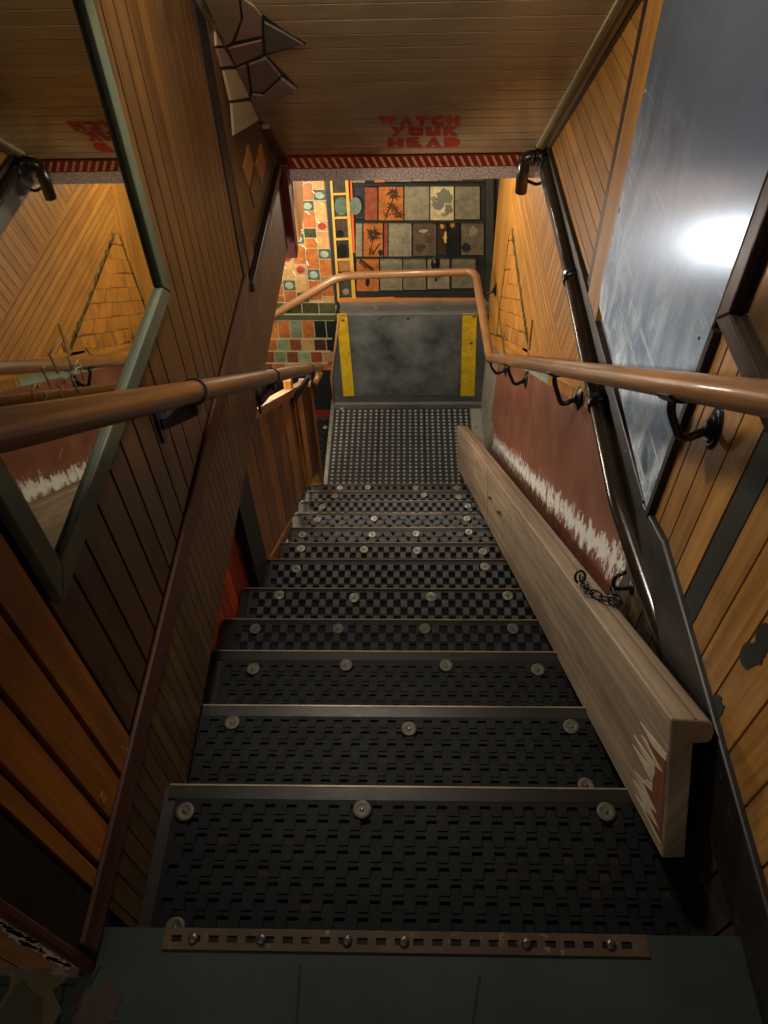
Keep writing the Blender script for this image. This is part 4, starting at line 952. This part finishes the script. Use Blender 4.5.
# ---- faceted stone patch in the corner of the soffit
mb = MB()
def sp(px, py, on='s', h=.0):
    if on == 's': p = asof(px, py)+SN*(.012+h); p.x = max(p.x, XL+.006); return p
    p = ax(px, py, XL+.012+h); return p
ex = lambda y: 205+y*.447
E_ = lambda y: (ex(y), y)
ST = [('w', [(213, 24), (ex(24)-.5, 24), (ex(46)-.5, 46), (214.5, 46)], col(150, 122, 88)), ('w', [(215, 48), (ex(48)-.5, 48), (ex(66)-.5, 66), (220.5, 67)], col(130, 98, 78)),
      ('w', [(221.5, 70), (ex(69)-.5, 69), (ex(98)-.5, 98), (229, 101)], col(168, 138, 98)), ('w', [(229.5, 103), (ex(101)-.5, 101), (ex(120)-.5, 120), (246, 128), (232, 136)], col(158, 138, 100)),
      ('s', [(ex(-8), -8), (238, -8), (241, 18), (232, 40), (ex(45)+.5, 45)], col(150, 124, 92)), ('s', [(240, -6), (254, 4), (262, 14), (262, 35), (235, 40.5), (243, 18)], col(158, 124, 102)),
      ('s', [(ex(48)+.5, 46.5), (262, 38), (263, 52), (ex(66)+.5, 64.5)], col(132, 100, 82)), ('s', [(264, 20), (284, 31), (304, 43), (266, 52), (264, 36)], col(100, 94, 78)),
      ('s', [(ex(68)+.5, 66.5), (246, 62), (250, 90), (ex(96)+.5, 96)], col(120, 96, 76)), ('s', [(248, 61.5), (266, 55.5), (281, 74), (263, 91), (252, 90)], col(118, 98, 88)),
      ('s', [(ex(98)+.5, 98), (252, 92), (263, 93), (282, 76), (297, 87), (266, 108), (ex(119)+.5, 119)], col(140, 120, 98))]
def lay(q, on, h): return [(asof(*p)+SN*(.001+h)) if on == 's' else ax(p[0], p[1], XL+.009+h) for p in q]
for on, q, tn in ST:
    P3 = lay(q, on, 0); c = sum(P3, Vector())/len(P3); h = random.uniform(.006, .012); nn = SN if on == 's' else Vector((1, 0, 0))
    P3 = [c+(p-c)*.985 for p in P3]; ins = [p.lerp(c, .05)+nn*h*.6 for p in P3]
    mb.face(ins, tn)
    for i in range(len(P3)): j = (i+1) % len(P3); mb.face([P3[i], P3[j], ins[j], ins[i]], tn)
for on, q in (('w', [(212, 20), (ex(20), 20), (ex(121), 121), (246, 129), (231, 137), (221, 69)]), ('s', [(ex(-10), -10), (238, -10), (262, 13), (284, 30), (307, 43), (267, 55), (298, 87), (266, 109), (ex(121), 121)])):
    P3 = lay(q, on, .0002); c = sum(P3, Vector())/len(P3)
    for i in range(len(P3)): mb.face([P3[i], P3[(i+1) % len(P3)], c], col(40, 32, 24))
tag(mb.build('stone_facing', M['stonewall']), 'patch of rough stone facing in the upper left corner of the sloping ceiling', 'stone')

# ================================================================== LIGHT
def lamp(name, kind, loc, e, c, **kw):
    l = bpy.data.lights.new(name, kind); l.energy = e; l.color = c
    for k, v in kw.items(): setattr(l, k, v)
    o = bpy.data.objects.new(name, l); C.objects.link(o); o.location = loc; return o
lamp('landing_light', 'POINT', (-.88, 4.36, -1.02), 20, (1, .95, .86), shadow_soft_size=.12)
lamp('landing_fill_light', 'POINT', (.02, 4.15, -.26), 34, (1, .92, .78), shadow_soft_size=.06)  # unseen lamp added to even out the light over tiles and landing
lamp('lower_flight_light', 'POINT', (-1.05, 3.0, -.72), 58, (1, .92, .78), shadow_soft_size=.10)
o = lamp('stair_light', 'AREA', (-.24, 1.6, 1.34), 15, (1, .92, .80), size=.2); o.rotation_euler = (math.radians(8), math.radians(-30), 0)
lamp('hall_light', 'POINT', (-.9, -.9, 2.2), 6, (1, .88, .68), shadow_soft_size=.12)
w = bpy.data.worlds.new('World'); bpy.context.scene.world = w; w.use_nodes = True
w.node_tree.nodes['Background'].inputs[0].default_value = (1, .92, .82, 1); w.node_tree.nodes['Background'].inputs[1].default_value = .12

# ================================================================== CAMERA
cd = bpy.data.cameras.new('camera'); cd.sensor_fit = 'HORIZONTAL'; cd.sensor_width = 36; cd.lens = 36*F/768; cd.clip_start = .02
co = bpy.data.objects.new('camera', cd); C.objects.link(co)
co.matrix_world = Matrix(((AX_R.x, -AX_D.x, -AX_F.x, CAM.x), (AX_R.y, -AX_D.y, -AX_F.y, CAM.y), (AX_R.z, -AX_D.z, -AX_F.z, CAM.z), (0, 0, 0, 1)))
sc_ = bpy.context.scene; sc_.camera = co
sc_.view_settings.view_transform = 'Standard'
